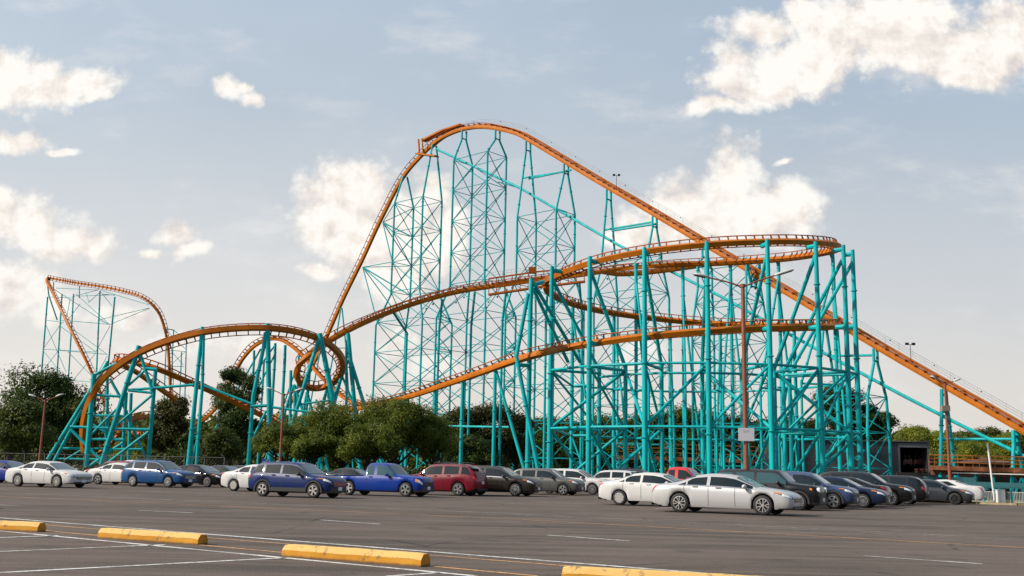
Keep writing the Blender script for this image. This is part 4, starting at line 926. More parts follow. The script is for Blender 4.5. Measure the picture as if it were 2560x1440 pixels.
    # lamps
    for sgn in (-1, 1):
        hp = lamp or 'swept'
        if hp == 'swept':
            h_ = patch('headlight', HEADL, L_ - .64, L_ - .025, 3.0, 4.35, sgn, .010, 14, 3, tf=lambda x, a_, b_: (a_ + (1 - (x - L_ + .64) / .615) * 1.0, b_))
            patch('lens', LENS, L_ - .36, L_ - .06, 3.30, 4.05, sgn, .016, 8, 2, h_)
            patch('turn_lens', AMBER, L_ - .62, L_ - .38, 3.85, 4.3, sgn, .017, 6, 2, h_, tf=lambda x, a_, b_: (a_ + .02, b_ - .02))
        elif hp == 'block':
            h_ = patch('headlight', LENS, L_ - .20, L_ - .012, 2.95, 4.2, sgn, .012, 6, 3); patch('turn_lens', AMBER, L_ - .34, L_ - .20, 3.0, 4.2, sgn, .012, 6, 3, h_)
        else:
            mb = MB(); mb.tube([(L_ - .10 - xc, sgn * W_ * .34, H_ * .50), (L_ + .012 - xc, sgn * W_ * .34, H_ * .50)], .105, 16); h_ = mb.build('headlight', LENS, o, local=True); patch('turn_lens', AMBER, L_ - .36, L_ - .26, 3.3, 3.9, sgn, .012, 4, 2, h_)
        if typ in ('suv', 'boxy'): patch('tail_light', TAILL, .012, .22, 3.25, 4.6, sgn, .010, 8, 3)
        elif typ == 'pickup': patch('tail_light', TAILL, .0, .12, 2.6, 4.2, sgn, .010, 4, 3)
        else: patch('tail_light', TAILL, .012, .34, 3.5, 4.55, sgn, .010, 8, 3, tf=lambda x, a_, b_: (a_ + .5 * (x - .012) / .33, b_))
        # mirror and handles
        mb = MB(); mx_ = pr['ws'][1] * L_ - .42 - xc; my_ = sgn * (W_ / 2 + .11); mz = interp(belt, pr['ws'][1]) * H_ + .10
        mb.ball((mx_, my_, mz), (.09, .125, .085), 10, 6); mb.bar((mx_, sgn * W_ * .44, mz - .06), (mx_, my_, mz - .04), .05, .05); mb.build('mirror', paintm if not clad else TRIM, o, smooth=True, local=True)
        for hx_ in ((.335, .50) if typ not in ('coupe', 'pickup') else (.47,)):
            q_ = sf(hx_ * L_, 4.0, .022, sgn); mb = MB(); mb.box(q_, (.20, .025, .035)); mb.build('door_handle', CHROME if chrome else paintm, o, local=True)
        for sx, nm in (((.605, 'f'), (.418, 'b'), (.245, 'r')) if typ not in ('coupe', 'pickup') else ((.70, 'f'), (.42, 'b'))):
            patch('door_seam', TRIM, sx * L_ + .05, sx * L_ + .066, .9, 4.9, sgn, .004, 1, 8)
        if clad:
            mb = MB()
            for xw in (xr_, xf):
                rows = []
                for i in range(17):
                    a_ = math.pi * (-.05 + 1.1 * i / 16); rows.append([(xw - xc + q_ * math.cos(a_), sgn * (W_ / 2 + yo), r + q_ * math.sin(a_)) for q_, yo in ((ra - .01, -.03), (ra, .012), (ra + .075, .012), (ra + .085, -.02))])
                mb.grid(rows)
            mb.bar((xr_ + ra - xc, sgn * (W_ / 2 + .0), sill + .06), (xf - ra - xc, sgn * (W_ / 2 + .0), sill + .06), .03, .17); mb.build('cladding', TRIM, o, local=True)
    # front face
    def face(nm, mt, y, z0, z1, y2=None, end=1, off=.014, parent=o):
        mb = MB(); y2 = y if y2 is None else y2; rows = []
        for i in range(9):
            k = -1 + i / 4; yy0, yy1 = y * k, y2 * k
            def ex(yy):                                   # where the nose surface lies at this half width
                lo_, hi_ = .55, 1.0
                tgt = abs(yy) / (W_ / 2)
                for _ in range(16):
                    mid_ = (lo_ + hi_) / 2
                    if interp(pln, mid_ if end > 0 else 1 - mid_) * .97 > tgt: lo_ = mid_
                    else: hi_ = mid_
                return (hi_ * L_ if end > 0 else L_ - hi_ * L_) - xc + end * off
            rows.append([(ex(yy0), yy0, z0), (ex(yy1), yy1, z1)])
        mb.grid(rows); return mb.build(nm, mt, parent, local=True)
    zg0, zg1 = (.325 * H_, .425 * H_)
    if typ in ('suv', 'boxy', 'pickup'): zg0, zg1 = .33 * H_, .445 * H_
    gr = face('grille', TRIM, W_ * .27, zg0, zg1, W_ * .31)
    if chrome or grille == 'bars':
        for k in range(3): face('grille_bar', CHROME, W_ * .27, zg0 + (zg1 - zg0) * (k + .5) / 3 - .008, zg0 + (zg1 - zg0) * (k + .5) / 3 + .008, off=.022, parent=gr)
    face('lower_grille', TRIM, W_ * .33, .17 * H_, .235 * H_, W_ * .36)
    if clad or typ == 'pickup':
        face('front_bumper', TRIM, W_ * .47, .155 * H_, .30 * H_, off=.02)
    if plate:
        mb = MB(); mb.box((L_ - xc + .03, 0, .265 * H_), (.02, .31, .155)); mb.build('licence_plate', PLATE, o, local=True)
    mb = MB(); mb.box((-xc - .02, 0, H_ * (.42 if typ != 'pickup' else .36)), (.02, .31, .155)); mb.build('licence_plate', PLATE, o, local=True)
    face('rear_bumper_trim', TRIM, W_ * .36, .165 * H_, .24 * H_, end=-1)
    if rails:
        for sgn in (-1, 1):
            mb = MB(); rr_ = W_ / 2 * pr['roof'] * .93; zz = H_ + .02
            mb.tube([(.17 * L_ - xc, sgn * rr_, zz - .05), (.19 * L_ - xc, sgn * rr_, zz + .03), (.36 * L_ - xc, sgn * rr_, zz + .045), (.53 * L_ - xc, sgn * rr_, zz + .02), (.55 * L_ - xc, sgn * rr_, zz - .05)], .022, 6); mb.build('roof_rail', TRIM, o, local=True)
    if spoiler:
        mb = MB(); mb.box((.065 * L_ - xc - .05, 0, H_ * .955), (.28, W_ * .66, .035)); mb.build('spoiler', paintm, o, local=True)
    tm, rm = wheel_mesh(r, rim)
    for xw in (xr_, xf):
        for sg in (-1, 1):
            w_ = bpy.data.objects.new('wheel', tm); C.objects.link(w_); w_.parent = o; w_.location = (xw - xc, sg * (W_ / 2 - .115), r); w_.rotation_euler = (0, random.uniform(0, 6), 0) if sg < 0 else (0, random.uniform(0, 6), math.pi)
            q_ = bpy.data.objects.new('rim', rm); C.objects.link(q_); q_.parent = w_
    return o
WSG = mat('windshield_glass', (.05, .085, .10), .03, 0, .6, spec=.6)
pW = paint('white_car_paint', (.56, .56, .555)); pS = paint('silver_car_paint', (.50, .50, .51), .25); pB = paint('bright_blue_car_paint', (.002, .032, .25)); pN = paint('indigo_blue_car_paint', (.003, .018, .105))
pF = paint('mid_blue_car_paint', (.010, .065, .20)); pK = paint('black_car_paint', (.006, .006, .008)); pBr = paint('brown_black_car_paint', (.020, .016, .013)); pG = paint('grey_car_paint', (.11, .11, .105), .3)
pR = paint('maroon_car_paint', (.15, .004, .014)); pRed = paint('red_car_paint', (.62, .012, .02)); pD = paint('dark_blue_car_paint', (.010, .017, .05)); pDG = paint('gunmetal_car_paint', (.05, .054, .062), .3); pSB = paint('steel_blue_car_paint', (.045, .07, .16), .2); pRd = paint('royal_blue_car_paint', (.002, .02, .19))
car(99, 59.0, 0, 'sedan', 4.84, 1.83, 1.45, 2.73, .335, pW, 'white sedan at the far left with its front turned to the camera', rim='multi', chrome=True)
car(-4, 68.5, 0, 'sedan', 4.6, 1.8, 1.45, 2.7, .33, pRd, 'blue car cut off by the left edge behind the white sedan', rim='five')
car(292, 70.0, 0, 'sedan', 4.8, 1.8, 1.46, 2.78, .33, pW, 'white sedan behind the mid blue wagon, nose hidden', rim='five', chrome=True)
car(268, 79.0, 1, 'suv', 4.6, 1.8, 1.62, 2.65, .34, pR, 'dark red car peeping over the roof of the second white sedan', rim='five')
car(352, 79.5, 0, 'suv', 4.6, 1.8, 1.72, 2.65, .34, pW, 'white car with only its roof showing behind the mid blue wagon', rim='five')
car(380, 65.5, 0, 'suv', 4.56, 1.78, 1.66, 2.62, .335, pF, 'mid blue wagon with roof rails between the white sedan and the black sedan', rim='ten', rails=True, chrome=True)
car(478, 69.5, 0, 'sedan', 4.7, 1.84, 1.44, 2.7, .335, pK, 'black sedan parked right of the mid blue wagon', rim='ten', plate=False)
car(545, 77.0, 0, 'sedan', 4.6, 1.8, 1.44, 2.7, .33, pDG, 'dark car whose roof shows above the black sedan', rim='five')
car(592, 80.0, 0, 'sedan', 4.7, 1.8, 1.47, 2.7, .33, pDG, 'grey sedan behind the white compact, only its cabin showing', rim='five', chrome=True)
car(640, 58.5, 0, 'sedan', 4.45, 1.75, 1.50, 2.62, .315, pW, 'white compact sedan with rusty sill behind the indigo crossover', rim='cover')
car(724, 48.6, 0, 'suv', 4.32, 1.78, 1.62, 2.62, .335, pN, 'indigo blue crossover with silver five-spoke wheels nearest on the left', rim='five', clad=True)
car(945, 54.6, 0, 'pickup', 5.2, 1.80, 1.70, 3.18, .36, pB, 'bright blue pickup truck with black bumper and extended cab', cat='pickup truck', name='pickup_truck', rim='five', lamp='block', glass=GLASL, grille='none', fo=.86)
car(868, 76.0, 0, 'sedan', 4.6, 1.8, 1.44, 2.7, .33, pDG, 'dark car seen low over the bed of the blue pickup', rim='five')
car(1088, 59.0, 1, 'suv', 4.7, 1.86, 1.76, 2.79, .36, pR, 'maroon sport utility car showing its tailgate beside the blue pickup', rim='five', rails=True, spoiler=True)
car(1231, 60.6, 0, 'suv', 4.9, 1.88, 1.70, 2.78, .36, pBr, 'brownish black crossover with chrome window line', rim='ten', chrome=True)
car(1357, 66.5, 0, 'suv', 4.53, 1.82, 1.65, 2.62, .34, pG, 'grey crossover right of the brownish black crossover', rim='five', clad=True)
car(1428, 70.5, 0, 'suv', 4.9, 1.9, 1.68, 2.86, .35, pW, 'white crossover behind the grey crossover', rim='multi')
car(1512, 78.5, 1, 'suv', 4.6, 1.85, 1.68, 2.7, .34, pW, 'white crossover facing away left of the white saloon', rim='five', spoiler=True)
car(1590, 81.0, 0, 'suv', 4.8, 1.85, 1.80, 2.8, .35, pD, 'dark blue car whose roof rises behind the white saloon', rim='five', rails=True)
car(1626, 46.0, 0, 'sedan', 4.64, 1.78, 1.455, 2.70, .32, pW, 'white saloon with red tail lamp behind the silver sedan', rim='cover')
car(1801, 38.4, 0, 'sedan', 5.0, 1.86, 1.44, 2.92, .35, pS, 'large silver sedan with black and silver wheels nearest the camera', rim='y', chrome=True, plate=False)
car(1690, 62.0, 0, 'pickup', 5.3, 1.85, 1.86, 3.2, .36, pRed, 'red pickup with only its cab showing over the white saloon', cat='pickup truck', name='pickup_truck', rim='five', lamp='block')
car(1915, 45.2, 0, 'boxy', 4.25, 1.80, 1.70, 2.57, .345, pK, 'black boxy utility car with round headlamps behind the silver sedan', rim='multi', glass=GLASL, clad=True, lamp='round', grille='none')
car(2003, 48.3, 0, 'suv', 4.4, 1.85, 1.65, 2.64, .345, pSB, 'steel blue crossover right of the black boxy car', rim='five', clad=True)
car(2078, 51.2, 0, 'sedan', 4.8, 1.83, 1.46, 2.75, .33, pD, 'dark blue sedan with white number plate after the steel blue crossover', rim='multi', chrome=True)
car(2088, 54.2, 1, 'sedan', 4.7, 1.82, 1.47, 2.75, .33, pK, 'black sedan showing a red tail lamp between two black cars', rim='ten', chrome=True)
car(2152, 57.3, 0, 'suv', 5.0, 1.96, 1.78, 2.86, .37, pK, 'large black sport utility car with roof rails near the right end', rim='ten', rails=True)
car(2200, 60.6, 1, 'suv', 4.5, 1.78, 1.62, 2.7, .33, pK, 'black hatchback facing away with big red tail lamps', rim='five', spoiler=True)
car(2318, 62.9, 0, 'sedan', 4.7, 1.83, 1.44, 2.81, .34, pDG, 'gunmetal grey sedan with black wheels at the right end of the row', rim='dark5', plate=False)
car(2340, 66.4, 1, 'coupe', 5.0, 1.92, 1.46, 2.95, .36, pW, 'white coupe facing away at the right end of the row', rim='five', plate=False)

# ------------------------------------------------------------------ lamp posts, signs, buildings
def lamp_post(px, py_top, Y, lab, arms, r=.1, heads=True, sign=None, box=None):
    b_ = P(px, HOR + .0204 * (px - 1280), Y); zt = P(px, py_top, Y).z; o = empty('street_lamp', (b_.x, Y, gz(Y)), 0, lab, 'street lamp', 'brown street lamps of the lot')
    h = zt - gz(Y); p_ = MB(); p_.tube([(0, 0, 0), (0, 0, h)], [r * 1.15, r * .85], 10); p_.tube([(0, 0, 0), (0, 0, .12)], r * 2.2, 10); p_.tube([(0, 0, h - .12), (0, 0, h + .03)], r * 1.15, 10); p_.build('pole', RUST, o, local=True)
    for dx, dz, hl in arms:
        a_ = MB(); e_ = V((dx, 0, h + dz)); a_.tube([V((0, 0, h - .1)), V((dx * .5, 0, h + dz * .45)), e_], r * .36, 6); am_ = a_.build('arm', RUST, o, local=True)
        hd_ = MB(); d = V((dx, 0, dz)).normalized(); n_ = V((-d.z, 0, d.x)) * (1 if dx > 0 else -1)
        rows = []
        for k, (s_, wd, th) in enumerate(((0, .06, .06), (.06, .10, .08), (.25, .16, .10), (.6, .20, .11), (.9, .16, .08), (1, .05, .03))):
            c_ = e_ + d * hl * s_; rows.append([c_ + V((0, wd * math.cos(q_), 0)) + n_ * (th * (math.sin(q_) if math.sin(q_) > 0 else .35 * math.sin(q_))) for q_ in [2 * math.pi * i / 10 for i in range(11)]])
        hd_.grid(rows); ho = hd_.build('lamp_head', LAMPM, o, smooth=True, local=True)
        ln = MB(); ln.grid([[c + V((0, y, 0)) for y in (-.13, .13)] for c in (e_ + d * hl * .2 - n_ * .045, e_ + d * hl * .9 - n_ * .035)]); ln.build('lens', BLACK, ho, local=True)
        if dx > 0: ph = MB(); ph.tube([e_ + d * hl * .3 + n_ * .09, e_ + d * hl * .3 + n_ * .17], .035, 8); ph.build('photocell', BLACK, ho, local=True)
    return o, h
LAMPM = mat('pale_lamp_housing', (.50, .52, .50), .4)
lamp_post(98, 1000, 78, 'brown street lamp with two pale heads at the far left in front of dark trees', [(-.75, .22, .55), (.75, .26, .6)], .085)
lamp_post(699, 985, 72, 'thin brown street lamp with two arms in front of the green clump of trees', [(-.75, .25, .5), (.75, .22, .6)], .085)
lo_, lh = lamp_post(1866, 712, 46.5, 'tall brown street lamp carrying a white sign behind the silver sedan', [(-1.55, .30, .72), (1.45, .45, .95)], .105)
lamp_post(2375, 960, 66.5, 'brown street lamp with a small box in front of the lift at the right', [(-.55, .28, .42), (.55, .18, .5)], .09)
bx = MB(); q_ = P(2363, 1021, 66.3); bx.box(q_, (.5, .35, .34)); tb_ = bx.build('ballast_box', mat('weathered_grey_box', (.22, .18, .14), .8), None); tag(tb_, 'small weathered box fixed to the right brown street lamp', 'box')
# white faded sign
q_ = P(1866.5, 1086, 46.3); so = empty('sign', (q_.x, 46.36, q_.z), 0, 'faded white rectangular sign on the tall brown lamp post', 'sign')
mb = MB(); mb.box((0, 0, 0), (.70, .02, .57)); mb.build('panel', mat('faded_white_sign', (.62, .62, .66), .5), so, local=True)
def text(body, size, loc, m_, parent, name='lettering'):
    cu_ = bpy.data.curves.new(name, 'FONT'); cu_.body = body; cu_.size = size; cu_.align_x = 'CENTER'; cu_.align_y = 'CENTER'; cu_.extrude = .001; cu_.materials.append(m_)
    t_ = bpy.data.objects.new(name, cu_); C.objects.link(t_); me = bpy.data.meshes.new_from_object(t_.evaluated_get(bpy.context.evaluated_depsgraph_get())); bpy.data.objects.remove(t_)
    o = bpy.data.objects.new(name, me); C.objects.link(o); o.parent = parent; o.location = loc; o.rotation_euler = (math.pi / 2, 0, 0); return o
FADE = mat('faded_grey_letters', (.30, .30, .34), .6)
text('EXIT', .13, (0, -.012, .13), FADE, so)
# small blue sign with a white arrow
q_ = P(663, 1154, 76); so = empty('sign', (q_.x, 76, gz(76)), 0, 'small blue sign with a white arrow above the white compact sedan', 'sign')
h = q_.z - gz(76); mb = MB(); mb.box((0, 0, h), (.52, .03, .34)); mb.build('panel', mat('blue_sign_panel', (.015, .035, .30), .5), so, local=True)
mb = MB(); mb.tube([(0, .03, 0), (0, .03, h)], .03, 8); mb.build('post', GALV, so, local=True)
aw = MB(); y_ = -.019
for pts in ([(.06, .07), (.20, .07), (.20, .10), (.06, .10)], [(.13, .13), (.21, .085), (.13, .04)], [(-.2, -.04), (.1, -.04), (.1, -.015), (-.2, -.015)], [(-.2, -.11), (.16, -.11), (.16, -.085), (-.2, -.085)]): aw.poly([(x, y_, h + z) for x, z in pts])
aw.build('arrow_and_lines', WHITE, so, local=True)
# grey maintenance shed
SHY = 176; xl_, xr2 = pxX(1962, SHY), pxX(2326, SHY); zr0 = P(2140, 1103, SHY).z; so = empty('maintenance_shed', ((xl_ + xr2) / 2, SHY, DIP), 0, 'long grey corrugated shed with an open dark doorway at its right end', 'shed')
SHM = bpy.data.materials.new('grey_corrugated_sheet'); SHM.use_nodes = True; t = NT(SHM.node_tree); b = SHM.node_tree.nodes['Principled BSDF']
g_ = t.n('ShaderNodeTexCoord'); wv_ = t.n('ShaderNodeTexWave'); t.L.new(g_.outputs['Object'], wv_.inputs[0]); wv_.inputs['Scale'].default_value = .9; wv_.inputs['Distortion'].default_value = .2
t.L.new(t.mix(t.sm(t.noise(g_.outputs['Object'], .5, 5), .35, .7), (.045, .046, .054, 1), (.075, .075, .084, 1)), b.inputs['Base Color']); b.inputs['Roughness'].default_value = .6
bp = t.n('ShaderNodeBump'); bp.inputs['Strength'].default_value = .5; t.L.new(wv_.outputs[1], bp.inputs['Height']); t.L.new(bp.outputs[0], b.inputs['Normal'])
dl = pxX(2248, SHY); DKI = mat('dark_shed_interior', (.02, .02, .022), .9); FRM = mat('grey_door_frame', (.15, .15, .175), .6)
mb = MB(); D_ = 16; T2 = .25
mb.box(((xl_ + dl) / 2, SHY, (zr0 + DIP) / 2), (dl - xl_, T2, zr0 - DIP)); mb.box((xl_ + .1, SHY + D_ / 2, (zr0 + DIP) / 2), (T2, D_, zr0 - DIP)); mb.box((xr2 - .1, SHY + D_ / 2 + .2, (zr0 + DIP) / 2), (T2, D_, zr0 - DIP)); mb.box(((xl_ + xr2) / 2, SHY + D_, (zr0 + DIP) / 2), (xr2 - xl_, T2, zr0 - DIP)); mb.build('wall', SHM, so)
mb = MB(); mb.box(((xl_ + xr2) / 2, SHY + D_ / 2 - .1, zr0 + .12), (xr2 - xl_ + .5, D_ + .6, .2)); mb.build('roof', mat('grey_roof_sheet', (.12, .11, .11), .7), so)
mb = MB(); mb.box(((dl + xr2) / 2, SHY - .02, zr0 - .5), (xr2 - dl, .3, .7)); mb.box((dl + .12, SHY - .16, (zr0 + DIP) / 2 - .45), (.3, .12, zr0 - DIP - .9)); mb.box((xr2 - .15, SHY - .16, (zr0 + DIP) / 2 - .45), (.3, .12, zr0 - DIP - .9)); mb.build('door_frame', FRM, so)
mb = MB(); mb.box((dl + .3, SHY + 6, (zr0 + DIP) / 2), (.1, 11.5, zr0 - DIP - .6)); mb.box(((dl + xr2) / 2, SHY + 12, (zr0 + DIP) / 2), (xr2 - dl - .8, .1, zr0 - DIP - .6)); mb.build('inner_wall', DKI, so)
# a coaster train parked half inside
to = empty('coaster_train', (pxX(2290, SHY + 3), SHY + 3, DIP), 0, 'red and black coaster cars parked on the transfer track inside the shed doorway', 'coaster train')
for k in range(3):
    x0 = pxX(2256 + k * 26, SHY + 3) - to.location.x; z0 = P(2290, 1160, SHY + 3).z - DIP
    mb = MB(); rows = []
    for i, (s_, h_) in enumerate(((0, .25), (.1, .75), (.5, .85), (.9, .7), (1.1, .95), (1.45, 1.0), (1.6, .3))): rows.append([(x0 + s_, y, z0 + h_ * f_) for y, f_ in ((-.75, 0), (-.75, .85), (-.6, 1), (.6, 1), (.75, .85), (.75, 0))])
    mb.grid(rows); bd_ = mb.build('car_body', mat('train_red_paint', (.12, .018, .012), .4, coat=.6), to, local=True)
    for j in (0, 1): mb = MB(); mb.box((x0 + .45 + j * .65, 0, z0 + 1.1), (.16, 1.2, .75)); mb.build('seat_back', TRIM, bd_, local=True)
    for j in (.2, 1.3): mb = MB(); mb.tube([(x0 + j, -.7, z0 - .1), (x0 + j, .7, z0 - .1)], .18, 10); mb.build('wheel_bogie', BLACK, bd_, local=True)
pl = empty('pallet_stack', (pxX(2305, SHY - 1), SHY - 1, DIP), 0, 'stack of reddish wooden crates at the right side of the shed doorway', 'crate stack')
for k in range(5):
    mb = MB(); z0 = 3.1 + k * .36; 
    for j in range(5): mb.box((0, -.5 + j * .25, z0), (2.0, .12, .06))
    for j in (-1, 0, 1): mb.box((j * .9, 0, z0 - .14), (.12, 1.2, .2))
    mb.build('crate', mat('reddish_timber', (.26, .10, .06), .8, var=.4, vscale=3), pl, local=True)
mb = MB(); mb.box((0, .2, 1.4), (2.2, 1.2, 2.8)); mb.build('cabinet', DKI, pl, local=True)
# low catwalk with yellow rails behind the helix
def catwalk(pts, lab, rails=3, legs=TEAL, dk=.5, up_=1.15, nleg=8, width=2.2):
    a_, b_ = pts[0], pts[-1]; o = empty('catwalk', (a_.x, a_.y, gz(a_.y)), 0, lab, 'catwalk', 'orange catwalks near the ground')
    mb = MB()
    for p, q_ in zip(pts[:-1], pts[1:]): mb.bar(p, q_, width, dk)
    mb.build('deck', mat('dull_orange_deck', (.20, .058, .012), .75, var=.45), o)
    mb = MB(); mb.bar(pts[0] + V((0, .3, -.62)), pts[-1] + V((0, .3, -.62)), .5, .7); mb.build('girder', mat('dark_rust_girder', (.17, .06, .03), .8, var=.5), o)
    for off in (-width / 2 + .08, width / 2 - .08):
        mb = MB()
        for k in range(rails):
            for p, q_ in zip(pts[:-1], pts[1:]): h_ = V((0, off, dk / 2 + up_ * (k + 1) / rails)); mb.tube([p + h_, q_ + h_], .05, 5)
        L2 = (b_ - a_).length; n_ = int(L2 / 2)
        for k in range(n_ + 1): p = a_.lerp(b_, k / n_) + V((0, off, dk / 2)); mb.tube([p, p + V((0, 0, up_))], .05, 5)
        mb.build('handrail', mat('yellow_orange_rail', (.33, .115, .014), .6, var=.35), o)
    for k in range(nleg):
        p = a_.lerp(b_, (k + .5) / nleg) - V((0, 0, .6)); mb = MB(); mb.tube([p, down(p)], .2, 8); mb.build('leg', legs, o)
    return o
catwalk([P(1540, 1143, 196), P(1955, 1156, 190)], 'long orange catwalk with three-bar railing seen through the helix legs', up_=2.3, dk=.7, nleg=12)
catwalk([P(2330, 1169, 150), P(2600, 1178, 140)], 'orange station catwalk with yellow rails at the right edge', up_=1.5, dk=.6, nleg=6)
# station substructure on the right
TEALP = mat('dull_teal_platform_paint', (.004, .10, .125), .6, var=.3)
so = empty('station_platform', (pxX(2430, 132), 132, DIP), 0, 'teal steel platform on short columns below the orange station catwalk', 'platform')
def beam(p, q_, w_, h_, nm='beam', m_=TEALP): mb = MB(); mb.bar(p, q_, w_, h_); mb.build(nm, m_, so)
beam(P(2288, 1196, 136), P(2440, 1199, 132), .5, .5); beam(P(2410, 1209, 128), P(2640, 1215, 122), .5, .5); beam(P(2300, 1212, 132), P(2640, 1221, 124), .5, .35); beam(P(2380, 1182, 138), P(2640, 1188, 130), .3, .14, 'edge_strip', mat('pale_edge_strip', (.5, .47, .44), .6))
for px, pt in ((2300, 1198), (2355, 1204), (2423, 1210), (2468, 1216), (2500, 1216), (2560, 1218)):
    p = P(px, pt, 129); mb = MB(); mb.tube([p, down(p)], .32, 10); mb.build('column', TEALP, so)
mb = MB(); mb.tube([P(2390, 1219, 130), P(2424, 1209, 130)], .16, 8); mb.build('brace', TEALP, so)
mb = MB(); mb.box((pxX(2440, 160), 160, DIP + 1.9), (24, .3, 3.8)); mb.build('back_wall', DKI, so)
# brown roofed station house
ho_ = empty('station_house', (pxX(2455, 168), 168, DIP), 0, 'low building with a brown hipped roof behind the station catwalk', 'building')
a_, b_ = P(2398, 1157, 168), P(2550, 1157, 160); rz = P(2470, 1144, 168).z
mb = MB(); y0, y1 = 160, 176; xm0, xm1 = a_.x + 4, b_.x - 3; e_ = a_.z
mb.poly([(a_.x, y0, e_), (b_.x, y0, e_), (xm1, 168, rz), (xm0, 168, rz)]); mb.poly([(b_.x, y1, e_), (a_.x, y1, e_), (xm0, 168, rz), (xm1, 168, rz)]); mb.poly([(a_.x, y1, e_), (a_.x, y0, e_), (xm0, 168, rz)]); mb.poly([(b_.x, y0, e_), (b_.x, y1, e_), (xm1, 168, rz)]); mb.poly([(a_.x, y0, e_ - .02), (a_.x, y1, e_ - .02), (b_.x, y1, e_ - .02), (b_.x, y0, e_ - .02)])
mb.build('roof', mat('brown_shingles', (.17, .085, .05), .85, var=.3, vscale=1.5), ho_)
mb = MB(); mb.box(((a_.x + b_.x) / 2, 168, (e_ - .05 + DIP) / 2), (b_.x - a_.x - 1.5, 14, e_ - DIP - .1)); mb.build('wall', mat('dark_brown_boards', (.06, .035, .025), .85), ho_)
# picket fence on the verge
fo_ = empty('picket_fence', (pxX(2500, 68.5), 68.5, 0), 0, 'low pale steel picket fence with teal posts along the verge', 'fence')
x0, x1 = pxX(2415, 69.0), pxX(2640, 66.5)
pa, pb_ = V((x0, 69.3, 0)), V((x1, 66.0, 0)); FW = mat('pale_fence_steel', (.46, .48, .46), .5)
n_ = 62; pk = MB()
for i in range(n_ + 1):
    p = pa.lerp(pb_, i / n_)
    if i % 9 == 4: ps = MB(); ps.box(p + V((0, 0, .45)), (.07, .07, .9)); ps.build('post', TEAL, fo_); continue
    pk = MB(); pk.box(p + V((0, 0, .42)), (.026, .026, .66)); pk.build('picket', FW, fo_)
for z_ in (.12, .74): mb = MB(); mb.bar(pa + V((0, 0, z_)), pb_ + V((0, 0, z_)), .035, .035); mb.build('rail', FW, fo_)
q_ = pa.lerp(pb_, (pxX(2497, 67.9) - x0) / (x1 - x0)); mb = MB(); mb.box(q_ + V((0, -.35, .42)), (.46, .3, .84)); mb.box(q_ + V((0, -.35, .86)), (.50, .34, .05)); tag(mb.build('utility_box', WHITE, None), 'white utility box standing in front of the picket fence', 'utility box')
p0 = P(2485, 1245, 67.2); p1 = P(2469, 1110, 67.2); mb = MB(); mb.tube([V((p0.x, p0.y, 0)) + (p0 - p1).normalized() * .0, p0, p1], .055, 10); mb.ball(p1, .06, 8, 4); tag(mb.build('leaning_pole', WHITE, None), 'tall white pole leaning left beside the white utility box', 'pole')
p0 = P(2372, 1140, 92); mb = MB(); mb.tube([down(p0, 0), p0], .09, 8); mb.box(p0, (.2, .2, .1)); tag(mb.build('white_post', WHITE, None), 'slim white post beside the right brown street lamp', 'post')
for k in range(4):
    px = 2292 + k * 16; a_ = V((pxX(px, 68.4), 68.4, 0)); b2 = V((pxX(px + 15, 68.4), 68.2, 0)); mb = MB(); mb.bar(a_ + V((0, 0, .08)), b2 + V((0, 0, .08)), .2, .15)
    tag(mb.build('kerb_block', STOPM if k % 2 == 0 else mat('pale_yellow_concrete', (.72, .60, .30), .8), None), ['short yellow kerb block under the gunmetal sedan, first from the left', 'pale kerb block between two yellow ones under the gunmetal sedan', 'yellow kerb block next to the black front wheel', 'pale kerb block hidden by the black front wheel'][k], 'kerb block', 'yellow kerb blocks')
# verge grass
vg = MB(); rnd = random.Random(9)
for k in range(5000):
    px = rnd.uniform(2395, 2640); y = rnd.uniform(65.5, 80); x = pxX(px, y)
    if x < 24: continue
    s_ = rnd.uniform(.05, .16); d = V((rnd.gauss(0, .4), rnd.gauss(0, .4), 1)).normalized(); p = V((x, y, 0)); q2 = V((rnd.gauss(0, 1), rnd.gauss(0, 1), 0)).normalized() * .02
    vg.poly([p - q2, p + q2, p + d * s_])
tag(vg.build('verge_grass', leafmat('dry_grass_blades', (.16, .14, .05), (.30, .24, .08), .3), None), 'dry grass on the verge in front of the picket fence', 'grass', kind='stuff')
# wire fence on the left
GALD = mat('weathered_wire', (.13, .125, .115), .7)
wf = empty('wire_fence', (pxX(240, 84.5), 84.5, gz(84.5)), 0, 'grey chain-link fence behind the white sedans at the left', 'fence')
xa, xb = pxX(-40, 84.5), pxX(560, 84.5); z0 = gz(84.5); hh = 2.1; n_ = 12
for i in range(n_ + 1):
    x = xa + (xb - xa) * i / n_; mb = MB(); mb.tube([(x, 84.5, z0), (x, 84.5, z0 + hh), (x - .22, 84.4, z0 + hh + .3)], .035, 6); mb.build('post', GALD, wf)
mb = MB(); mb.tube([(xa, 84.5, z0 + hh), (xb, 84.5, z0 + hh)], .025, 6); mb.build('top_rail', GALD, wf)
mb = MB(); k = xa
while k < xb:
    mb.tube([(k, 84.5, z0), (k + 2.0, 84.5, z0 + hh - .1)], .0035, 3, False); mb.tube([(k + 2.0, 84.5, z0), (k, 84.5, z0 + hh - .1)], .0035, 3, False); k += .26
mb.build('wire_mesh', GALD, wf)
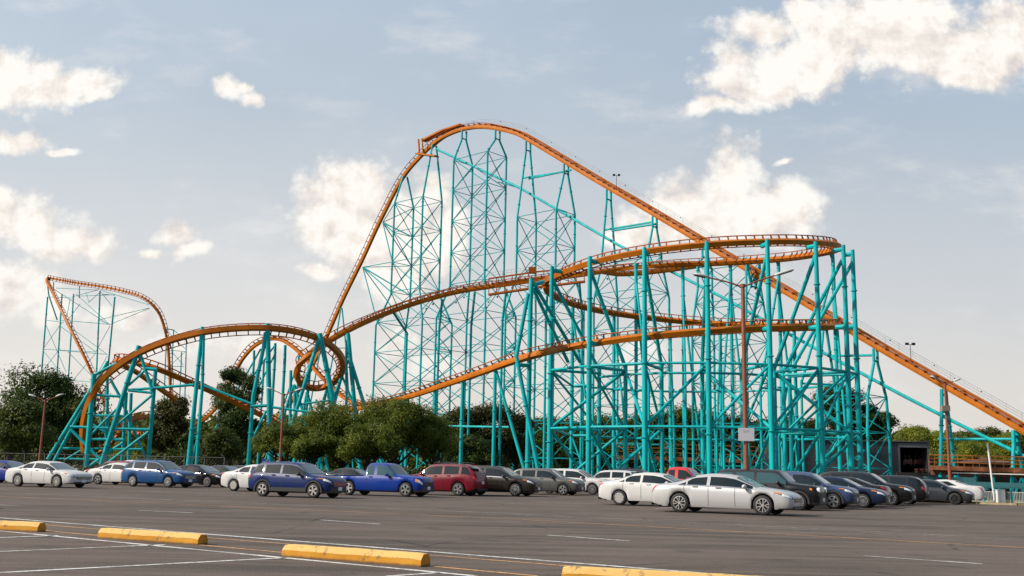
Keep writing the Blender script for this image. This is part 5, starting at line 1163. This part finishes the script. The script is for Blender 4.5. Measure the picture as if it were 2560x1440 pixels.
# radio mast far away
q_ = P(1836, 872, 420); mm = MB(); z0 = DIP
for dx, dy in ((-.5, 0), (.5, 0), (0, .8)): mm.tube([(q_.x + dx, 420 + dy, z0), (q_.x + dx * .4, 420 + dy * .4, q_.z)], .12, 5)
for k in range(26):
    f_ = k / 26; z = z0 + (q_.z - z0) * f_; s_ = .5 * (1 - .6 * f_); mm.tube([(q_.x - s_, 420, z), (q_.x + s_, 420, z + (q_.z - z0) / 26)], .07, 4); mm.tube([(q_.x + s_, 420, z), (q_.x, 420 + s_ * 1.6, z + (q_.z - z0) / 26)], .07, 4)
tag(mm.build('radio_mast', mat('pale_mast_steel', (.45, .42, .40), .6), None), 'very thin pale lattice mast far behind the helix', 'mast')
# worker in hi-vis between the cars
def person(x, y, z, rz, lab):
    o = empty('person', (x, y, z), rz, lab, 'person'); me = bpy.data.meshes.new('body')
    vs = [(0, 0, .96), (0, .01, 1.16), (0, .0, 1.40), (0, 0, 1.50), (0, -.02, 1.58), (0, -.03, 1.66), (0, -.01, 1.74), (.17, 0, 1.43), (.24, .02, 1.17), (.22, -.10, .93), (-.17, 0, 1.43), (-.24, .02, 1.17), (-.22, -.10, .93), (.09, 0, .90), (.11, -.01, .50), (.11, .02, .08), (.12, -.14, .04), (-.09, 0, .90), (-.11, -.01, .50), (-.11, .02, .08), (-.12, -.14, .04)]
    es = [(0, 1), (1, 2), (2, 3), (3, 4), (4, 5), (5, 6), (2, 7), (7, 8), (8, 9), (2, 10), (10, 11), (11, 12), (0, 13), (13, 14), (14, 15), (15, 16), (0, 17), (17, 18), (18, 19), (19, 20)]
    rs = [.15, .145, .155, .065, .075, .10, .075, .07, .048, .036, .07, .048, .036, .095, .065, .048, .04, .095, .065, .048, .04]
    me.from_pydata(vs, es, []); ob = bpy.data.objects.new('body', me); C.objects.link(ob); md = ob.modifiers.new('Skin', 'SKIN')
    bm = bmesh.new(); bm.from_mesh(me); ly = bm.verts.layers.skin.verify(); bm.verts.ensure_lookup_table()
    for i, v in enumerate(bm.verts): v[ly].radius = (rs[i], rs[i] * (.72 if i in (0, 1, 2) else 1)); v[ly].use_root = i == 0
    bm.to_mesh(me); bm.free(); sb = ob.modifiers.new('Sub', 'SUBSURF'); sb.levels = sb.render_levels = 2
    dg = bpy.context.evaluated_depsgraph_get(); m2 = bpy.data.meshes.new_from_object(ob.evaluated_get(dg)); bpy.data.objects.remove(ob)
    for mm_ in (SKIN, HIVIS, DENIM, BLACK): m2.materials.append(mm_)
    for p in m2.polygons:
        c = p.center; p.material_index = 3 if c.z < .1 else 2 if c.z < .95 and abs(c.x) < .19 else 1 if (c.z < 1.49 and (c.z > 1.2 or abs(c.x) < .2)) else 0; p.use_smooth = True
    b_ = bpy.data.objects.new('body', m2); C.objects.link(b_); b_.parent = o
    hm = MB(); hm.ball((0, .012, 1.715), (.105, .115, .095), 12, 8); h_ = hm.build('hair', HAIR, o, smooth=True, local=True)
    fm = MB()
    for sx in (-1, 1): fm.ball((sx * .035, -.122, 1.675), .014, 8, 5); fm.ball((sx * .102, -.02, 1.66), (.015, .025, .035), 8, 5)
    fm.ball((0, -.138, 1.645), (.014, .02, .025), 8, 5); fm.box((0, -.125, 1.607), (.05, .012, .012))
    fm.build('face_features', SKIN, o, local=True)
    for sx in (-1, 1):
        hd_ = MB(); hd_.ball((sx * .225, -.13, .885), (.022, .035, .045), 8, 6)
        for j in range(4): hd_.tube([(sx * (.222), -.155 + j * .018, .85), (sx * .228, -.165 + j * .018, .81 - .008 * (1.5 - abs(j - 1.5))), (sx * .215, -.16 + j * .018, .775 + (.012 if j in (0, 3) else 0))], [.0095, .009, .007], 6)
        hd_.tube([(sx * .215, -.165, .88), (sx * .20, -.19, .85), (sx * .20, -.19, .825)], [.011, .01, .008], 6); hd_.build('hand', SKIN, o, smooth=True, local=True)
    return o
q_ = P(2279, 1196, 72); person(q_.x, 72, q_.z - 1.69, R(35), 'worker in a bright yellow vest standing behind the parked cars, only head and shoulders showing')
